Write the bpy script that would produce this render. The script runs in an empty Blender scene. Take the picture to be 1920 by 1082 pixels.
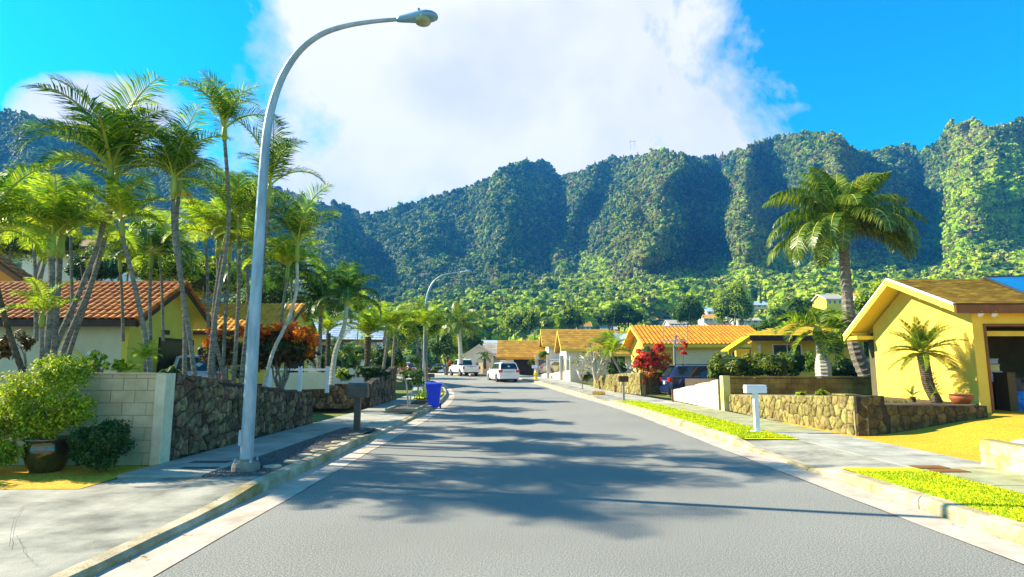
import bpy, math, random
import numpy as np
from mathutils import Vector, Matrix, Euler, noise
R = math.radians
sc = bpy.context.scene
col = sc.collection
rnd = random.Random(7)

# ---------------------------------------------------------------- camera, sky, sun, exposure
H = 1.67; F = 1120.0; PITCH = math.atan(151/1120)
cd = bpy.data.cameras.new('camera'); cam = bpy.data.objects.new('camera', cd); col.objects.link(cam)
cam.location = (0, 0, H); cam.rotation_euler = (math.pi/2+PITCH, 0, 0)
cd.sensor_width = 36; cd.lens = 36*F/1920; cd.clip_end = 6000; cd.clip_start = .05
sc.camera = cam

SUN = Vector((-math.cos(R(35))*.965, math.cos(R(35))*.262, math.sin(R(35))))
SUN_STRENGTH = 5.0
SKY_STRENGTH = .06
EXPOSURE = 1.66
w = bpy.data.worlds.new('World'); sc.world = w; w.use_nodes = True
nt = w.node_tree; nt.nodes.clear(); N = nt.nodes.new; LK = nt.links.new
def mth(op, a, b=None, c=None, t=None):
    n = (t or nt).nodes.new('ShaderNodeMath'); n.operation = op
    for i, v in enumerate((a, b, c)):
        if v is None: continue
        if isinstance(v, (int, float)): n.inputs[i].default_value = v
        else: (t or nt).links.new(v, n.inputs[i])
    return n.outputs[0]
sky = N('ShaderNodeTexSky'); sky.sky_type = 'NISHITA'; sky.sun_disc = False
sky.sun_elevation = R(35); sky.sun_rotation = math.atan2(SUN.x, SUN.y)
sky.air_density = 1.0; sky.dust_density = .3; sky.ozone_density = 3.0; sky.altitude = 0
hs = N('ShaderNodeHueSaturation'); hs.inputs['Hue'].default_value = .475; hs.inputs['Saturation'].default_value = 1.45; hs.inputs['Value'].default_value = 1.0
LK(sky.outputs[0], hs.inputs['Color'])
tn = N('ShaderNodeMixRGB'); tn.blend_type = 'MULTIPLY'; tn.inputs[0].default_value = 1; tn.inputs[2].default_value = (.05, 1.38, 1.6, 1); LK(hs.outputs[0], tn.inputs[1])
tc = N('ShaderNodeTexCoord'); sx = N('ShaderNodeSeparateXYZ'); LK(tc.outputs['Generated'], sx.inputs[0])
ay = mth('ADD', mth('ABSOLUTE', sx.outputs[1]), .05)
px = mth('DIVIDE', sx.outputs[0], ay); pz = mth('DIVIDE', sx.outputs[2], ay)
cx = N('ShaderNodeCombineXYZ'); LK(px, cx.inputs[0]); LK(pz, cx.inputs[1])
n1 = N('ShaderNodeTexNoise'); n1.inputs['Scale'].default_value = 3.2; n1.inputs['Detail'].default_value = 9; n1.inputs['Roughness'].default_value = .58
n1.inputs['Distortion'].default_value = .25
LK(tc.outputs['Generated'], n1.inputs[0])
def ell(cu, cv, ru, rv, p=2.0):
    a = mth('POWER', mth('ABSOLUTE', mth('DIVIDE', mth('SUBTRACT', px, (cu-960)/F), ru/F)), p)
    b = mth('POWER', mth('ABSOLUTE', mth('DIVIDE', mth('SUBTRACT', pz, (692-cv)/F), rv/F)), p)
    return mth('SUBTRACT', 1.0, mth('ADD', a, b))
big = ell(960, 190, 540, 420, 3.4)
sm = ell(190, 215, 175, 75)
sm2 = ell(1445, 215, 70, 28)
lo = ell(700, 560, 1500, 260)
m = mth('MAXIMUM', mth('MAXIMUM', big, mth('MULTIPLY', sm, .8)), mth('MAXIMUM', mth('MULTIPLY', sm2, .3), mth('MULTIPLY', lo, .2)))
m = mth('MAXIMUM', m, -1.2)
v = mth('ADD', mth('MULTIPLY', m, .8), mth('MULTIPLY', mth('SUBTRACT', n1.outputs[0], .5), 3.2))
cr = N('ShaderNodeValToRGB'); cr.color_ramp.elements[0].position = .27; cr.color_ramp.elements[1].position = .68
LK(mth('ADD', v, .25), cr.inputs[0])
# cloud body tone
n2 = N('ShaderNodeTexNoise'); n2.inputs['Scale'].default_value = 4.2; n2.inputs['Detail'].default_value = 6
LK(tc.outputs['Generated'], n2.inputs[0])
cc = N('ShaderNodeValToRGB'); cc.color_ramp.elements[0].position = .36; cc.color_ramp.elements[1].position = .58
cc.color_ramp.elements[0].color = (4.6, 4.7, 5.7, 1); cc.color_ramp.elements[1].color = (6.0, 5.8, 6.3, 1)
LK(n2.outputs[0], cc.inputs[0])
mx = N('ShaderNodeMixRGB'); LK(cr.outputs[0], mx.inputs[0]); LK(tn.outputs[0], mx.inputs[1]); LK(cc.outputs[0], mx.inputs[2])
bg = N('ShaderNodeBackground'); bg.inputs[1].default_value = SKY_STRENGTH
LK(mx.outputs[0], bg.inputs[0]); wo = N('ShaderNodeOutputWorld'); LK(bg.outputs[0], wo.inputs[0])

sl = bpy.data.lights.new('sun', 'SUN'); sl.energy = SUN_STRENGTH; sl.angle = R(.5); sl.color = (1, .90, .70)
so = bpy.data.objects.new('sun', sl); col.objects.link(so); so.rotation_euler = SUN.to_track_quat('Z', 'Y').to_euler(); so.location = (-30, 10, 60)
sc.view_settings.view_transform = 'Standard'; sc.view_settings.look = 'None'; sc.view_settings.gamma = 1
sc.view_settings.exposure = EXPOSURE; sc.view_settings.use_curve_mapping = False
sc.render.engine = 'CYCLES'
sc.cycles.max_bounces = 6; sc.cycles.diffuse_bounces = 3; sc.cycles.volume_bounces = 0; sc.cycles.transparent_max_bounces = 8
sc.cycles.use_denoising = True

# ---------------------------------------------------------------- helpers
def ray(u, v):
    a = (u-960)/F; b = (541-v)/F
    c, s = math.cos(PITCH), math.sin(PITCH)
    return Vector((a, c-b*s, s+b*c))
def at_z(u, v, z):
    d = ray(u, v); t = (z-H)/d.z; return Vector((d.x*t, d.y*t, z))
def at_y(u, v, Y):
    d = ray(u, v); t = Y/d.y; return Vector((d.x*t, Y, H+d.z*t))
def sm_(t): t = min(1, max(0, t)); return t*t*(3-2*t)
def gz(Y): return .95*sm_((Y-35)/33)

class MB:
    def __init__(s): s.v = []; s.f = []; s.m = []
    def add(s, vs, fs, mi=0):
        b = len(s.v); s.v.extend([tuple(p) for p in vs]); s.f.extend([tuple(i+b for i in f) for f in fs]); s.m.extend([mi]*len(fs))
    def box(s, x0, y0, z0, x1, y1, z1, M=None, bev=0):
        c = [Vector(p) for p in ((x0,y0,z0),(x1,y0,z0),(x1,y1,z0),(x0,y1,z0),(x0,y0,z1),(x1,y0,z1),(x1,y1,z1),(x0,y1,z1))]
        if M: c = [M @ p for p in c]
        s.add(c, [(0,3,2,1),(4,5,6,7),(0,1,5,4),(1,2,6,5),(2,3,7,6),(3,0,4,7)])
    def poly(s, pts): s.add(pts, [tuple(range(len(pts)))])
    def prism(s, pts, d):
        """pts: polygon (3D, ccw seen from -d side), extruded by vector d"""
        n = len(pts); d = Vector(d)
        vs = [Vector(p) for p in pts] + [Vector(p)+d for p in pts]
        s.add(vs, [tuple(range(n-1, -1, -1)), tuple(range(n, 2*n))] + [(i, (i+1) % n, (i+1) % n+n, i+n) for i in range(n)])
    def tube(s, path, rad, n=8, cap=True, jit=0):
        path = [Vector(p) for p in path]
        if isinstance(rad, (int, float)): rad = [rad]*len(path)
        vs = []; up = Vector((.3, .2, 1)).normalized()
        prev = None
        for i, p in enumerate(path):
            t = (path[min(i+1, len(path)-1)]-path[max(i-1, 0)]).normalized()
            if prev is None:
                a = t.orthogonal().normalized()
            else:
                a = (prev-t*prev.dot(t)).normalized()
            prev = a; b = t.cross(a)
            for k in range(n):
                g = 2*math.pi*k/n
                vs.append(p+(a*math.cos(g)+b*math.sin(g))*rad[i])
        fs = [(i*n+k, i*n+(k+1) % n, (i+1)*n+(k+1) % n, (i+1)*n+k) for i in range(len(path)-1) for k in range(n)]
        if cap: fs += [tuple(range(n-1, -1, -1)), tuple((len(path)-1)*n+k for k in range(n))]
        s.add(vs, fs)
    def lathe(s, c, prof, n=16):
        vs = []; c = Vector(c)
        for r, z in prof:
            for k in range(n):
                g = 2*math.pi*k/n; vs.append(c+Vector((r*math.cos(g), r*math.sin(g), z)))
        fs = [(i*n+k, i*n+(k+1) % n, (i+1)*n+(k+1) % n, (i+1)*n+k) for i in range(len(prof)-1) for k in range(n)]
        fs += [tuple(range(n-1, -1, -1)), tuple((len(prof)-1)*n+k for k in range(n))]
        s.add(vs, fs)
    def mesh(s, name, mat, off=(0, 0, 0), smooth=False, mats=None):
        me = bpy.data.meshes.new(name)
        ox, oy, oz = off
        me.from_pydata([(a-ox, b-oy, c-oz) for a, b, c in s.v], [], s.f)
        for m_ in (mats or [mat]): me.materials.append(m_)
        if mats: me.polygons.foreach_set('material_index', s.m)
        if smooth: me.polygons.foreach_set('use_smooth', [True]*len(s.f))
        me.update(); return me
    def build(s, name, mat, parent=None, smooth=False, mats=None, kind=None, bevel=0, local=False):
        off = (0, 0, 0)
        if parent and not local:
            o = Vector(); q = parent
            while q: o += q.location; q = q.parent
            off = tuple(o)
        ob = bpy.data.objects.new(name, s.mesh(name, mat, off, smooth, mats)); col.objects.link(ob)
        if parent: ob.parent = parent
        if kind: ob['kind'] = kind
        if bevel:
            b = ob.modifiers.new('bevel', 'BEVEL'); b.width = bevel; b.segments = 2; b.limit_method = 'ANGLE'
        return ob
def tag(o, label=None, cat=None, group=None, kind=None):
    if label: o['label'] = label
    if cat: o['category'] = cat
    if group: o['group'] = group
    if kind: o['kind'] = kind
    return o
def thing(name, label, cat, loc=(0, 0, 0), group=None, rz=0):
    o = bpy.data.objects.new(name, None); col.objects.link(o); o.location = loc; o.rotation_euler = (0, 0, rz); o.empty_display_size = .2
    return tag(o, label, cat, group)
def copy_tree(o, parent=None):
    c = o.copy(); col.objects.link(c)
    if parent: c.parent = parent; c.matrix_parent_inverse = o.matrix_parent_inverse.copy()
    for ch in list(KIDS.get(o.name, [])) or [x for x in o.children]: copy_tree(ch, c)
    return c
KIDS = {}
def inst(me, name, parent, loc, rot=(0, 0, 0), scl=(1, 1, 1)):
    o = bpy.data.objects.new(name, me); col.objects.link(o); o.parent = parent; o.location = loc; o.rotation_euler = rot; o.scale = scl
    return o

# ---------------------------------------------------------------- materials
MT = {}
def mat(name, c1, c2=None, scale=5, rough=.8, bump=0, bscale=None, rand=0, metal=0, spec=.3, c3=None, detail=6, trans=0, island=False, stretch=None, coat=0, lo=.35, hi=.65, mottle=0, mscale=.35):
    m = bpy.data.materials.new(name); m.use_nodes = True; t = m.node_tree; ns = t.nodes; lk = t.links.new
    b = ns['Principled BSDF']; b.inputs['Roughness'].default_value = rough; b.inputs['Metallic'].default_value = metal
    b.inputs['Specular IOR Level'].default_value = spec; b.inputs['Coat Weight'].default_value = coat
    ge = ns.new('ShaderNodeNewGeometry'); src = ge.outputs['Position']
    if stretch:
        mp = ns.new('ShaderNodeMapping'); mp.inputs['Scale'].default_value = stretch; lk(src, mp.inputs[0]); src = mp.outputs[0]
    c = None
    if c2 is None: c2 = tuple(x*.8 for x in c1)
    nz = ns.new('ShaderNodeTexNoise'); nz.inputs['Scale'].default_value = scale; nz.inputs['Detail'].default_value = detail
    nz.inputs['Roughness'].default_value = .65
    lk(src, nz.inputs[0])
    rp = ns.new('ShaderNodeValToRGB'); e = rp.color_ramp.elements
    e[0].position = lo; e[1].position = hi; e[0].color = (*c1, 1); e[1].color = (*c2, 1)
    if c3:
        x = e.new((lo+hi)/2); x.color = (*c3, 1)
    fac = nz.outputs[0]
    if island:
        fac = mth('ADD', mth('MULTIPLY', nz.outputs[0], .5, t=t), mth('MULTIPLY', ge.outputs['Random Per Island'], .5, t=t), t=t)
    lk(fac, rp.inputs[0]); c = rp.outputs[0]
    if rand:
        oi = ns.new('ShaderNodeObjectInfo'); h = ns.new('ShaderNodeHueSaturation')
        lk(mth('ADD', mth('MULTIPLY', oi.outputs['Random'], rand*2, t=t), 1-rand, t=t), h.inputs['Value'])
        r2 = mth('FRACT', mth('MULTIPLY', oi.outputs['Random'], 17.31, t=t), t=t)
        lk(mth('ADD', mth('MULTIPLY', r2, rand*.08, t=t), .5-rand*.04, t=t), h.inputs['Hue'])
        lk(c, h.inputs['Color']); c = h.outputs[0]
    if mottle:
        n4 = ns.new('ShaderNodeTexNoise'); n4.inputs['Scale'].default_value = mscale; n4.inputs['Detail'].default_value = 7; lk(ge.outputs['Position'], n4.inputs[0])
        h2 = ns.new('ShaderNodeHueSaturation'); lk(mth('ADD', mth('MULTIPLY', mth('SUBTRACT', n4.outputs[0], .5, t=t), mottle*4, t=t), 1.0, t=t), h2.inputs['Value']); lk(c, h2.inputs['Color']); c = h2.outputs[0]
    lk(c, b.inputs['Base Color'])
    if bump:
        n3 = ns.new('ShaderNodeTexNoise'); n3.inputs['Scale'].default_value = bscale or scale*4; n3.inputs['Detail'].default_value = 5
        lk(src, n3.inputs[0]); bp = ns.new('ShaderNodeBump'); bp.inputs['Strength'].default_value = bump; bp.inputs['Distance'].default_value = .02
        lk(n3.outputs[0], bp.inputs['Height']); lk(bp.outputs[0], b.inputs['Normal'])
    if trans:
        tr = ns.new('ShaderNodeBsdfTranslucent'); g = ns.new('ShaderNodeGamma'); g.inputs[1].default_value = .85
        lk(c, g.inputs[0]); lk(g.outputs[0], tr.inputs[0]); ms = ns.new('ShaderNodeMixShader'); ms.inputs[0].default_value = trans
        lk(b.outputs[0], ms.inputs[1]); lk(tr.outputs[0], ms.inputs[2]); lk(ms.outputs[0], ns['Material Output'].inputs['Surface'])
    MT[name] = m; return m
mat('asphalt', (.09,.09,.078), (.46,.45,.39), 75, .9, .6, 160, detail=2, c3=(.225,.222,.195), lo=.34, hi=.68, mottle=.12)
mat('concrete', (.12,.115,.09), (.37,.35,.28), 1.3, .9, .3, 60, c3=(.26,.25,.20), detail=12, lo=.34, hi=.66, mottle=.18, mscale=1.1)
mat('gutter', (.36,.29,.22), (.54,.45,.36), 2.5, .9, .25, 50, detail=10, mottle=.06, mscale=1.5)
mat('kerb', (.26,.20,.07), (.50,.43,.31), 2.2, .9, .6, 35, rand=.08, detail=10, mottle=.2, mscale=3)
mat('sidewalk', (.24,.24,.19), (.42,.40,.33), 1.7, .9, .3, 60, rand=.07, detail=10, mottle=.1, mscale=2)
mat('sidewalk_mossy', (.20,.20,.08), (.36,.36,.22), 2.2, .95, .35, 60, rand=.05, detail=10)
mat('gravel', (.03,.03,.035), (.16,.155,.15), 45, .95, 1, 60, detail=2)
mat('pebble', (.06,.055,.05), (.2,.19,.18), 3, .9, 0, island=True, lo=.1, hi=.9)
mat('aggregate', (.30,.15,.008), (.84,.52,.03), 40, .9, .6, 100, detail=4, c3=(.60,.33,.012), mottle=.1, mscale=.8)
mat('white_stain', (.6,.55,.4), (.8,.75,.6), 6, .9, .3, 60)
mat('grass', (.20,.36,.003), (.66,.66,.008), .9, .9, .8, 40, detail=8, c3=(.55,.62,.005))
mat('blade', (.12,.26,.003), (.75,.74,.008), 1.2, .8, island=True, trans=.3, lo=.25, hi=.75)
mat('soil', (.05,.035,.02), (.1,.07,.04), 8, .95, .5, 40)
mat('yard', (.10,.12,.02), (.2,.2,.04), 1.5, .95, .5, 20)
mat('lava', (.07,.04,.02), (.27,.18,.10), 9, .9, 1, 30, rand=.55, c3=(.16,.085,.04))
mat('lava_sunlit', (.08,.065,.02), (.30,.24,.09), 9, .9, 1, 30, rand=.35, c3=(.24,.19,.05))
mat('lava_shaded', (.045,.035,.012), (.17,.12,.03), 6, .9, 1, 25, rand=.3, c3=(.1,.07,.02))
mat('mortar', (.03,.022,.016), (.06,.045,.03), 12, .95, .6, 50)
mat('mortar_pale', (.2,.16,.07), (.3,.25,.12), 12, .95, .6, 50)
mat('cmu', (.54,.42,.22), (.70,.56,.34), 3, .9, .6, 90, rand=.05, c3=(.62,.49,.28))
mat('cmu_mortar', (.3,.26,.19), (.4,.36,.28), 8, .9)
mat('cmu_cap', (.62,.50,.30), (.74,.62,.42), 6, .9, .3, 50)
mat('cmu_white', (.46,.42,.33), (.64,.58,.49), 2.5, .9, .5, 60, rand=.08)
mat('cmu_brown', (.16,.10,.02), (.34,.24,.06), 1.6, .95, .5, 50, rand=.15)
mat('cmu_yellow', (.55,.44,.05), (.74,.66,.36), 2.2, .9, .4, 60, rand=.08)
mat('stucco_yellow', (.76,.50,.055), (.84,.59,.09), 1.2, .92, .35, 80)
mat('soffit', (.74,.55,.05), (.80,.62,.08), 2, .8)
mat('trim_yellow', (.72,.50,.05), (.78,.57,.08), 3, .7)
mat('trim_white', (.72,.66,.55), (.8,.76,.66), 3, .6)
mat('brown_trim', (.16,.06,.015), (.24,.09,.02), 4, .6)
mat('dark_brown', (.045,.02,.01), (.07,.03,.015), 4, .6)
mat('stucco_cream', (.60,.54,.36), (.68,.62,.44), 1.5, .9, .3, 80)
mat('stucco_olive', (.66,.50,.06), (.74,.58,.09), 1.5, .9, .3, 80)
mat('stucco_orange', (.72,.28,.03), (.8,.34,.04), 1.5, .9, .3, 80)
mat('stucco_white', (.74,.72,.68), (.82,.8,.76), 1.5, .9, .3, 80)
mat('tile', (.24,.05,.004), (.56,.19,.008), 4, .75, .3, 40, rand=.22)
mat('tile_orange', (.56,.17,.006), (.78,.33,.012), 2.5, .8, .3, 40, rand=.15)
mat('shingle', (.24,.13,.012), (.50,.30,.03), 1.6, .95, .6, 60, c3=(.36,.2,.02), island=True, lo=.25, hi=.75)
mat('shingle_brown', (.24,.12,.008), (.44,.24,.02), 1.6, .95, .4, 50, island=True, lo=.2, hi=.8)
mat('shingle_gold', (.50,.32,.01), (.70,.46,.02), 1.6, .95, .4, 50, island=True, lo=.2, hi=.8)
mat('shingle_grey', (.30,.26,.2), (.42,.37,.3), 1.6, .95, .4, 50, island=True, lo=.2, hi=.8)
mat('roof_blue', (.25,.35,.5), (.4,.5,.62), 1.6, .7)
mat('solar', (.01,.12,.32), (.02,.18,.42), .6, .12, spec=.8)
mat('solar_pale', (.35,.45,.55), (.5,.58,.66), .6, .25, spec=.8)
mat('alu', (.5,.52,.55), (.6,.62,.65), 5, .35, metal=.8)
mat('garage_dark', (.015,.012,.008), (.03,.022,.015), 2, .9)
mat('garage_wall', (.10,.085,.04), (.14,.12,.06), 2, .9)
mat('window_glass', (.02,.035,.05), (.05,.08,.11), 1, .08, spec=.8)
mat('galv', (.22,.29,.34), (.42,.48,.53), 6, .5, .15, 60, metal=.35, detail=10, stretch=(1,1,.25))
mat('lamp_lens', (.22,.24,.12), (.35,.36,.2), 12, .15, spec=.8)
mat('lamp_head', (.16,.30,.42), (.24,.4,.52), 5, .4, metal=.3)
mat('bark', (.10,.085,.06), (.32,.28,.22), 7, .95, .8, 40, stretch=(1,1,3), detail=6)
mat('bark_pale', (.36,.32,.24), (.60,.55,.44), 6, .9, .5, 40, stretch=(1,1,2.5))
mat('bark_dark', (.05,.035,.02), (.16,.11,.06), 9, .95, .9, 40)
mat('shaft', (.20,.26,.03), (.42,.42,.06), 4, .5, stretch=(1,1,.3))
mat('rachis', (.34,.34,.03), (.52,.48,.06), 4, .6)
mat('palm_leaf', (.012,.085,.005), (.40,.48,.006), .9, .45, trans=.52, island=True, spec=.5, c3=(.065,.16,.006), lo=.25, hi=.75)
mat('palm_bright', (.06,.18,.005), (.62,.62,.008), .9, .45, trans=.58, island=True, spec=.5, c3=(.2,.34,.008), lo=.25, hi=.75)
mat('palm_dark', (.008,.05,.01), (.08,.20,.01), .9, .4, trans=.35, island=True, spec=.5, lo=.25, hi=.75)
mat('coco_leaf', (.03,.09,.004), (.34,.36,.012), .9, .4, trans=.4, island=True, spec=.6, c3=(.1,.19,.006), lo=.25, hi=.75)
mat('dry_leaf', (.45,.28,.04), (.6,.42,.08), 3, .8, trans=.3, island=True)
mat('leaf_mid', (.02,.08,.006), (.16,.27,.01), 2, .5, trans=.35, island=True, c3=(.07,.15,.006), lo=.25, hi=.75)
mat('leaf_bright', (.09,.22,.005), (.62,.62,.008), 2, .5, trans=.4, island=True, c3=(.24,.34,.008), lo=.25, hi=.75)
mat('leaf_dark', (.006,.035,.004), (.06,.13,.008), 2, .5, trans=.25, island=True, lo=.25, hi=.75)
mat('leaf_olive', (.03,.07,.004), (.30,.32,.01), 2, .5, trans=.3, island=True, c3=(.12,.17,.005), lo=.25, hi=.75)
mat('croton_hot', (.75,.05,.005), (.88,.52,.01), 3, .4, trans=.5, island=True, c3=(.7,.12,.01), lo=.25, hi=.75)
mat('croton_dark', (.03,.015,.006), (.20,.07,.01), 3, .4, trans=.25, island=True, c3=(.07,.06,.01), lo=.25, hi=.75)
mat('red_leaf', (.55,.01,.01), (.85,.10,.02), 3, .45, trans=.4, island=True, lo=.25, hi=.75)
mat('rust_leaf', (.35,.08,.01), (.6,.22,.02), 3, .5, trans=.4, island=True, lo=.25, hi=.75)
mat('flower_white', (.8,.78,.7), (.85,.83,.75), 3, .6, trans=.3)
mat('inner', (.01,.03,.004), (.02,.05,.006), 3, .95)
mat('hill_ground', (.03,.06,.008), (.06,.09,.012), .02, .95)
mat('pot_glaze', (.01,.012,.01), (.06,.045,.01), 3, .15, spec=.8, coat=.5)
mat('terracotta', (.25,.07,.02), (.34,.1,.03), 3, .5)
mat('bin_blue', (.01,.05,.72), (.015,.07,.82), 3, .35, spec=.5)
mat('rubber', (.015,.015,.015), (.025,.025,.025), 3, .8)
mat('box_grey', (.07,.062,.045), (.11,.10,.075), 4, .5)
mat('box_white', (.62,.66,.76), (.7,.74,.82), 3, .5)
mat('post_grey', (.2,.2,.2), (.3,.3,.3), 4, .6)
mat('post_wood', (.22,.17,.1), (.32,.25,.16), 6, .8, stretch=(1,1,.2))
mat('hydrant', (.75,.52,.02), (.8,.6,.03), 3, .4)
mat('car_white', (.78,.78,.76), (.8,.8,.79), 1, .2, spec=.6, coat=.8)
mat('car_navy', (.008,.02,.07), (.01,.025,.08), 1, .15, spec=.7, coat=1)
mat('car_silver', (.42,.48,.62), (.46,.52,.66), 1, .25, metal=.3, spec=.6, coat=.8)
mat('car_black', (.015,.018,.022), (.02,.022,.03), 1, .2, spec=.6, coat=.8)
mat('car_red', (.12,.01,.01), (.16,.012,.012), 1, .2, spec=.6, coat=.8)
mat('car_glass', (.012,.018,.022), (.02,.03,.035), 1, .05, spec=.9)
mat('tail_red', (.60,.01,.008), (.7,.02,.01), 3, .25, spec=.7)
mat('plastic_dark', (.02,.02,.02), (.03,.03,.03), 3, .6)
mat('rim', (.5,.5,.52), (.62,.62,.64), 3, .3, metal=.7)
mat('plate', (.6,.62,.65), (.7,.72,.75), 3, .4)
mat('cloth_blue', (.02,.16,.6), (.04,.25,.7), 3, .7)
mat('tub_clear', (.4,.45,.5), (.5,.55,.6), 3, .3)
mat('wood_door', (.09,.05,.01), (.13,.075,.02), 4, .6, stretch=(4,4,.4))
mat('fence_wood', (.22,.17,.09), (.3,.23,.12), 4, .8, stretch=(4,4,.4))
mat('pole_grey', (.45,.47,.5), (.52,.54,.58), 3, .5)
M = MT
# ---------------------------------------------------------------- ground, road, kerbs
CP = [(.75,-14),(.75,-4),(.75,6),(.78,14),(.85,20),(.78,26),(.45,33),(-.25,41),(-1.6,49),(-3.6,56),(-7,64),(-12,74),(-18.5,88),(-27,104),(-38,122),(-52,145)]
def crspl(P, n=10):
    out = []
    for i in range(len(P)-1):
        p0 = Vector(P[max(i-1, 0)]); p1 = Vector(P[i]); p2 = Vector(P[i+1]); p3 = Vector(P[min(i+2, len(P)-1)])
        for k in range(n):
            t = k/n
            out.append(.5*((2*p1)+(p2-p0)*t+(2*p0-5*p1+4*p2-p3)*t*t+(3*p1-p0-3*p2+p3)*t**3))
    out.append(Vector(P[-1])); return out
CL = crspl(CP, 12)
TAN = [(CL[min(i+1, len(CL)-1)]-CL[max(i-1, 0)]).normalized() for i in range(len(CL))]
def off(i, s, z=0):
    p = CL[i]; t = TAN[i]; x = p.x+t.y*s; y = p.y-t.x*s
    return Vector((x, y, gz(y)+z))
def idx(Y): return min(range(len(CL)), key=lambda i: abs(CL[i].y-Y))
def strip(mb, s0, s1, z0, z1, i0=0, i1=None):
    i1 = len(CL)-1 if i1 is None else i1
    f = lambda s, i: s(i) if callable(s) else s
    vs = []
    for i in range(i0, i1+1):
        vs.append(off(i, f(s0, i), f(z0, i))); vs.append(off(i, f(s1, i), f(z1, i)))
    mb.add(vs, [(2*k, 2*k+1, 2*k+3, 2*k+2) for k in range(i1-i0)])
def at_s(Y, s, z=0):
    """point beside the road: at distance Y along and s metres right of the middle"""
    return off(idx(Y), s, z)

# big ground sheet following the gentle rise
b = MB(); ys = [-60,-20,0,10,20,30]+list(range(34, 72, 2))+[80,120,200,400,900,1700]; xs = [-1700,-600,-200,-60,-20,0,20,60,200,600,1700]
b.add([(x, y, gz(y)-.06) for y in ys for x in xs], [(j*len(xs)+i, j*len(xs)+i+1, (j+1)*len(xs)+i+1, (j+1)*len(xs)+i) for j in range(len(ys)-1) for i in range(len(xs)-1)])
b.build('ground', M['yard'], kind='structure')
b = MB(); strip(b, -3.65, 3.65, 0, 0); b.build('road', M['asphalt'], kind='structure')
b = MB()
for s0, s1 in ((-4.15, -3.65), (3.65, 4.12)):
    wob = [rnd.uniform(-.012, .012) for _ in CL]
    if s0 < 0: strip(b, s0, lambda i: s1+wob[i], .006, .006)
    else: strip(b, lambda i: s0+wob[i], s1, .006, .006)
b.build('gutter', M['gutter'], kind='structure')
def hL(y):
    a = .075+.075*sm_((y-7.0)/1.5)
    a -= .075*(sm_((y-13.8)/1.6)-sm_((y-20.5)/1))
    return a
def hR(y):
    a = .15-.1*(sm_((y-9.3)/.9)-sm_((y-12.6)/1.2)); a -= .1*(sm_((y-29.5)/.8)-sm_((y-33.5)/1))
    return a
# kerbs in lengths with joints
for side, hf, nm in ((-1, hL, 'left'), (1, hR, 'right')):
    root = thing('kerb', None, None); root['kind'] = 'structure'
    L = 0; i = 0
    while i < len(CL)-2:
        j = i+1; step = 2.4
        while j < len(CL)-1 and (CL[j]-CL[i]).length < step: j += 1
        b = MB(); e = 5e-3
        vs = []
        for k in range(i, j+1):
            y = off(k, side*4.15).y; h = hf(y)
            g = .02 if k in (i,) and y < 60 else 0
            sh = Vector((TAN[k].x, TAN[k].y, 0))*g
            jt = rnd.uniform(-.006, .006) if y < 30 else 0
            a = off(k, side*(4.14), -.03)+sh; c = off(k, side*(4.15), h-.03+jt)+sh; c2 = off(k, side*(4.18), h+jt)+sh; d = off(k, side*4.33, h+.004)+sh; d2 = off(k, side*4.33, -.03)+sh
            vs += [a, c, c2, d, d2]
        n = j-i
        fs = []
        for k in range(n):
            for q in range(4):
                f_ = (k*5+q, k*5+q+1, (k+1)*5+q+1, (k+1)*5+q)
                fs.append(f_ if side < 0 else f_[::-1])
        fs += [tuple(range(5)), tuple(n*5+q for q in (4,3,2,1,0))]
        b.add(vs, fs); o = b.build('kerb_length', M['kerb'], root)
        i = j
# verges, aprons and pavements
def band(name, m, s0, s1, z0, z1, y0, y1, kind='structure'):
    b = MB(); strip(b, s0, s1, z0, z1, idx(y0), idx(y1)); return b.build(name, m, kind=kind)
def sheet(name, pts, m, kind='structure', z=None):
    b = MB(); b.poly(pts); return b.build(name, m, kind=kind)
# LEFT : near driveway apron (wide), gravel verge, pavement
b = MB(); i0, i1 = 0, idx(8.75)
strip(b, -6.45, -4.33, lambda i: .10, lambda i: hL(off(i, -4.2).y)-.004, i0, i1)
strip(b, -30, -6.45, .12, .10, i0, idx(8.15)); b.build('driveway_apron', M['concrete'], kind='structure')
sheet('driveway_left', [(-30, 8.15, .115), (-5.70, 8.15, .105), (-5.72, 9.95, .12), (-30, 9.95, .14)], M['aggregate'])
band('gravel_verge', M['gravel'], -5.25, -4.33, .135, .14, 8.75, 15.9)
root = thing('pavement', None, None); root['kind'] = 'structure'
y = 8.75
while y < 62:
    i0, i1 = idx(y), idx(y+1.5)
    if i1 <= i0: i1 = i0+1
    b = MB(); e = .012
    if 15.8 < y < 21.4: s1, z1 = -4.33, .09
    elif y < 15.8: s1, z1 = -5.25, .15
    else: s1, z1 = -5.4, .15
    A = off(i0, -6.46, .15); B = off(i0, s1, z1); C_ = off(i1, s1, z1 if not (14.2 < y < 15.8) else .15); D = off(i1, -6.46, .15)
    ty = Vector((TAN[i0].x, TAN[i0].y, 0))*e
    b.add([A+ty, B+ty, C_-ty, D-ty, A+ty-Vector((0,0,.1)), B+ty-Vector((0,0,.1)), C_-ty-Vector((0,0,.1)), D-ty-Vector((0,0,.1))],
          [(0,1,2,3),(0,4,5,1),(1,5,6,2),(2,6,7,3)])
    b.build('slab', M['sidewalk'], root); y = CL[i1].y if i1 < len(CL) else 99
band('verge_left_far', M['soil'], -5.4, -4.33, .12, .14, 21.4, 120)
# dark plates set in the left pavement
for (u, v, wd, dp) in ((395, 866, .62, .2), (375, 877, .55, .16)):
    p = at_z(u, v, .154); b = MB(); b.box(p.x-wd/2, p.y-dp/2, .152, p.x+wd/2, p.y+dp/2, .158)
    o = b.build('cover_plate', M['gravel']); o.parent = root
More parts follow.
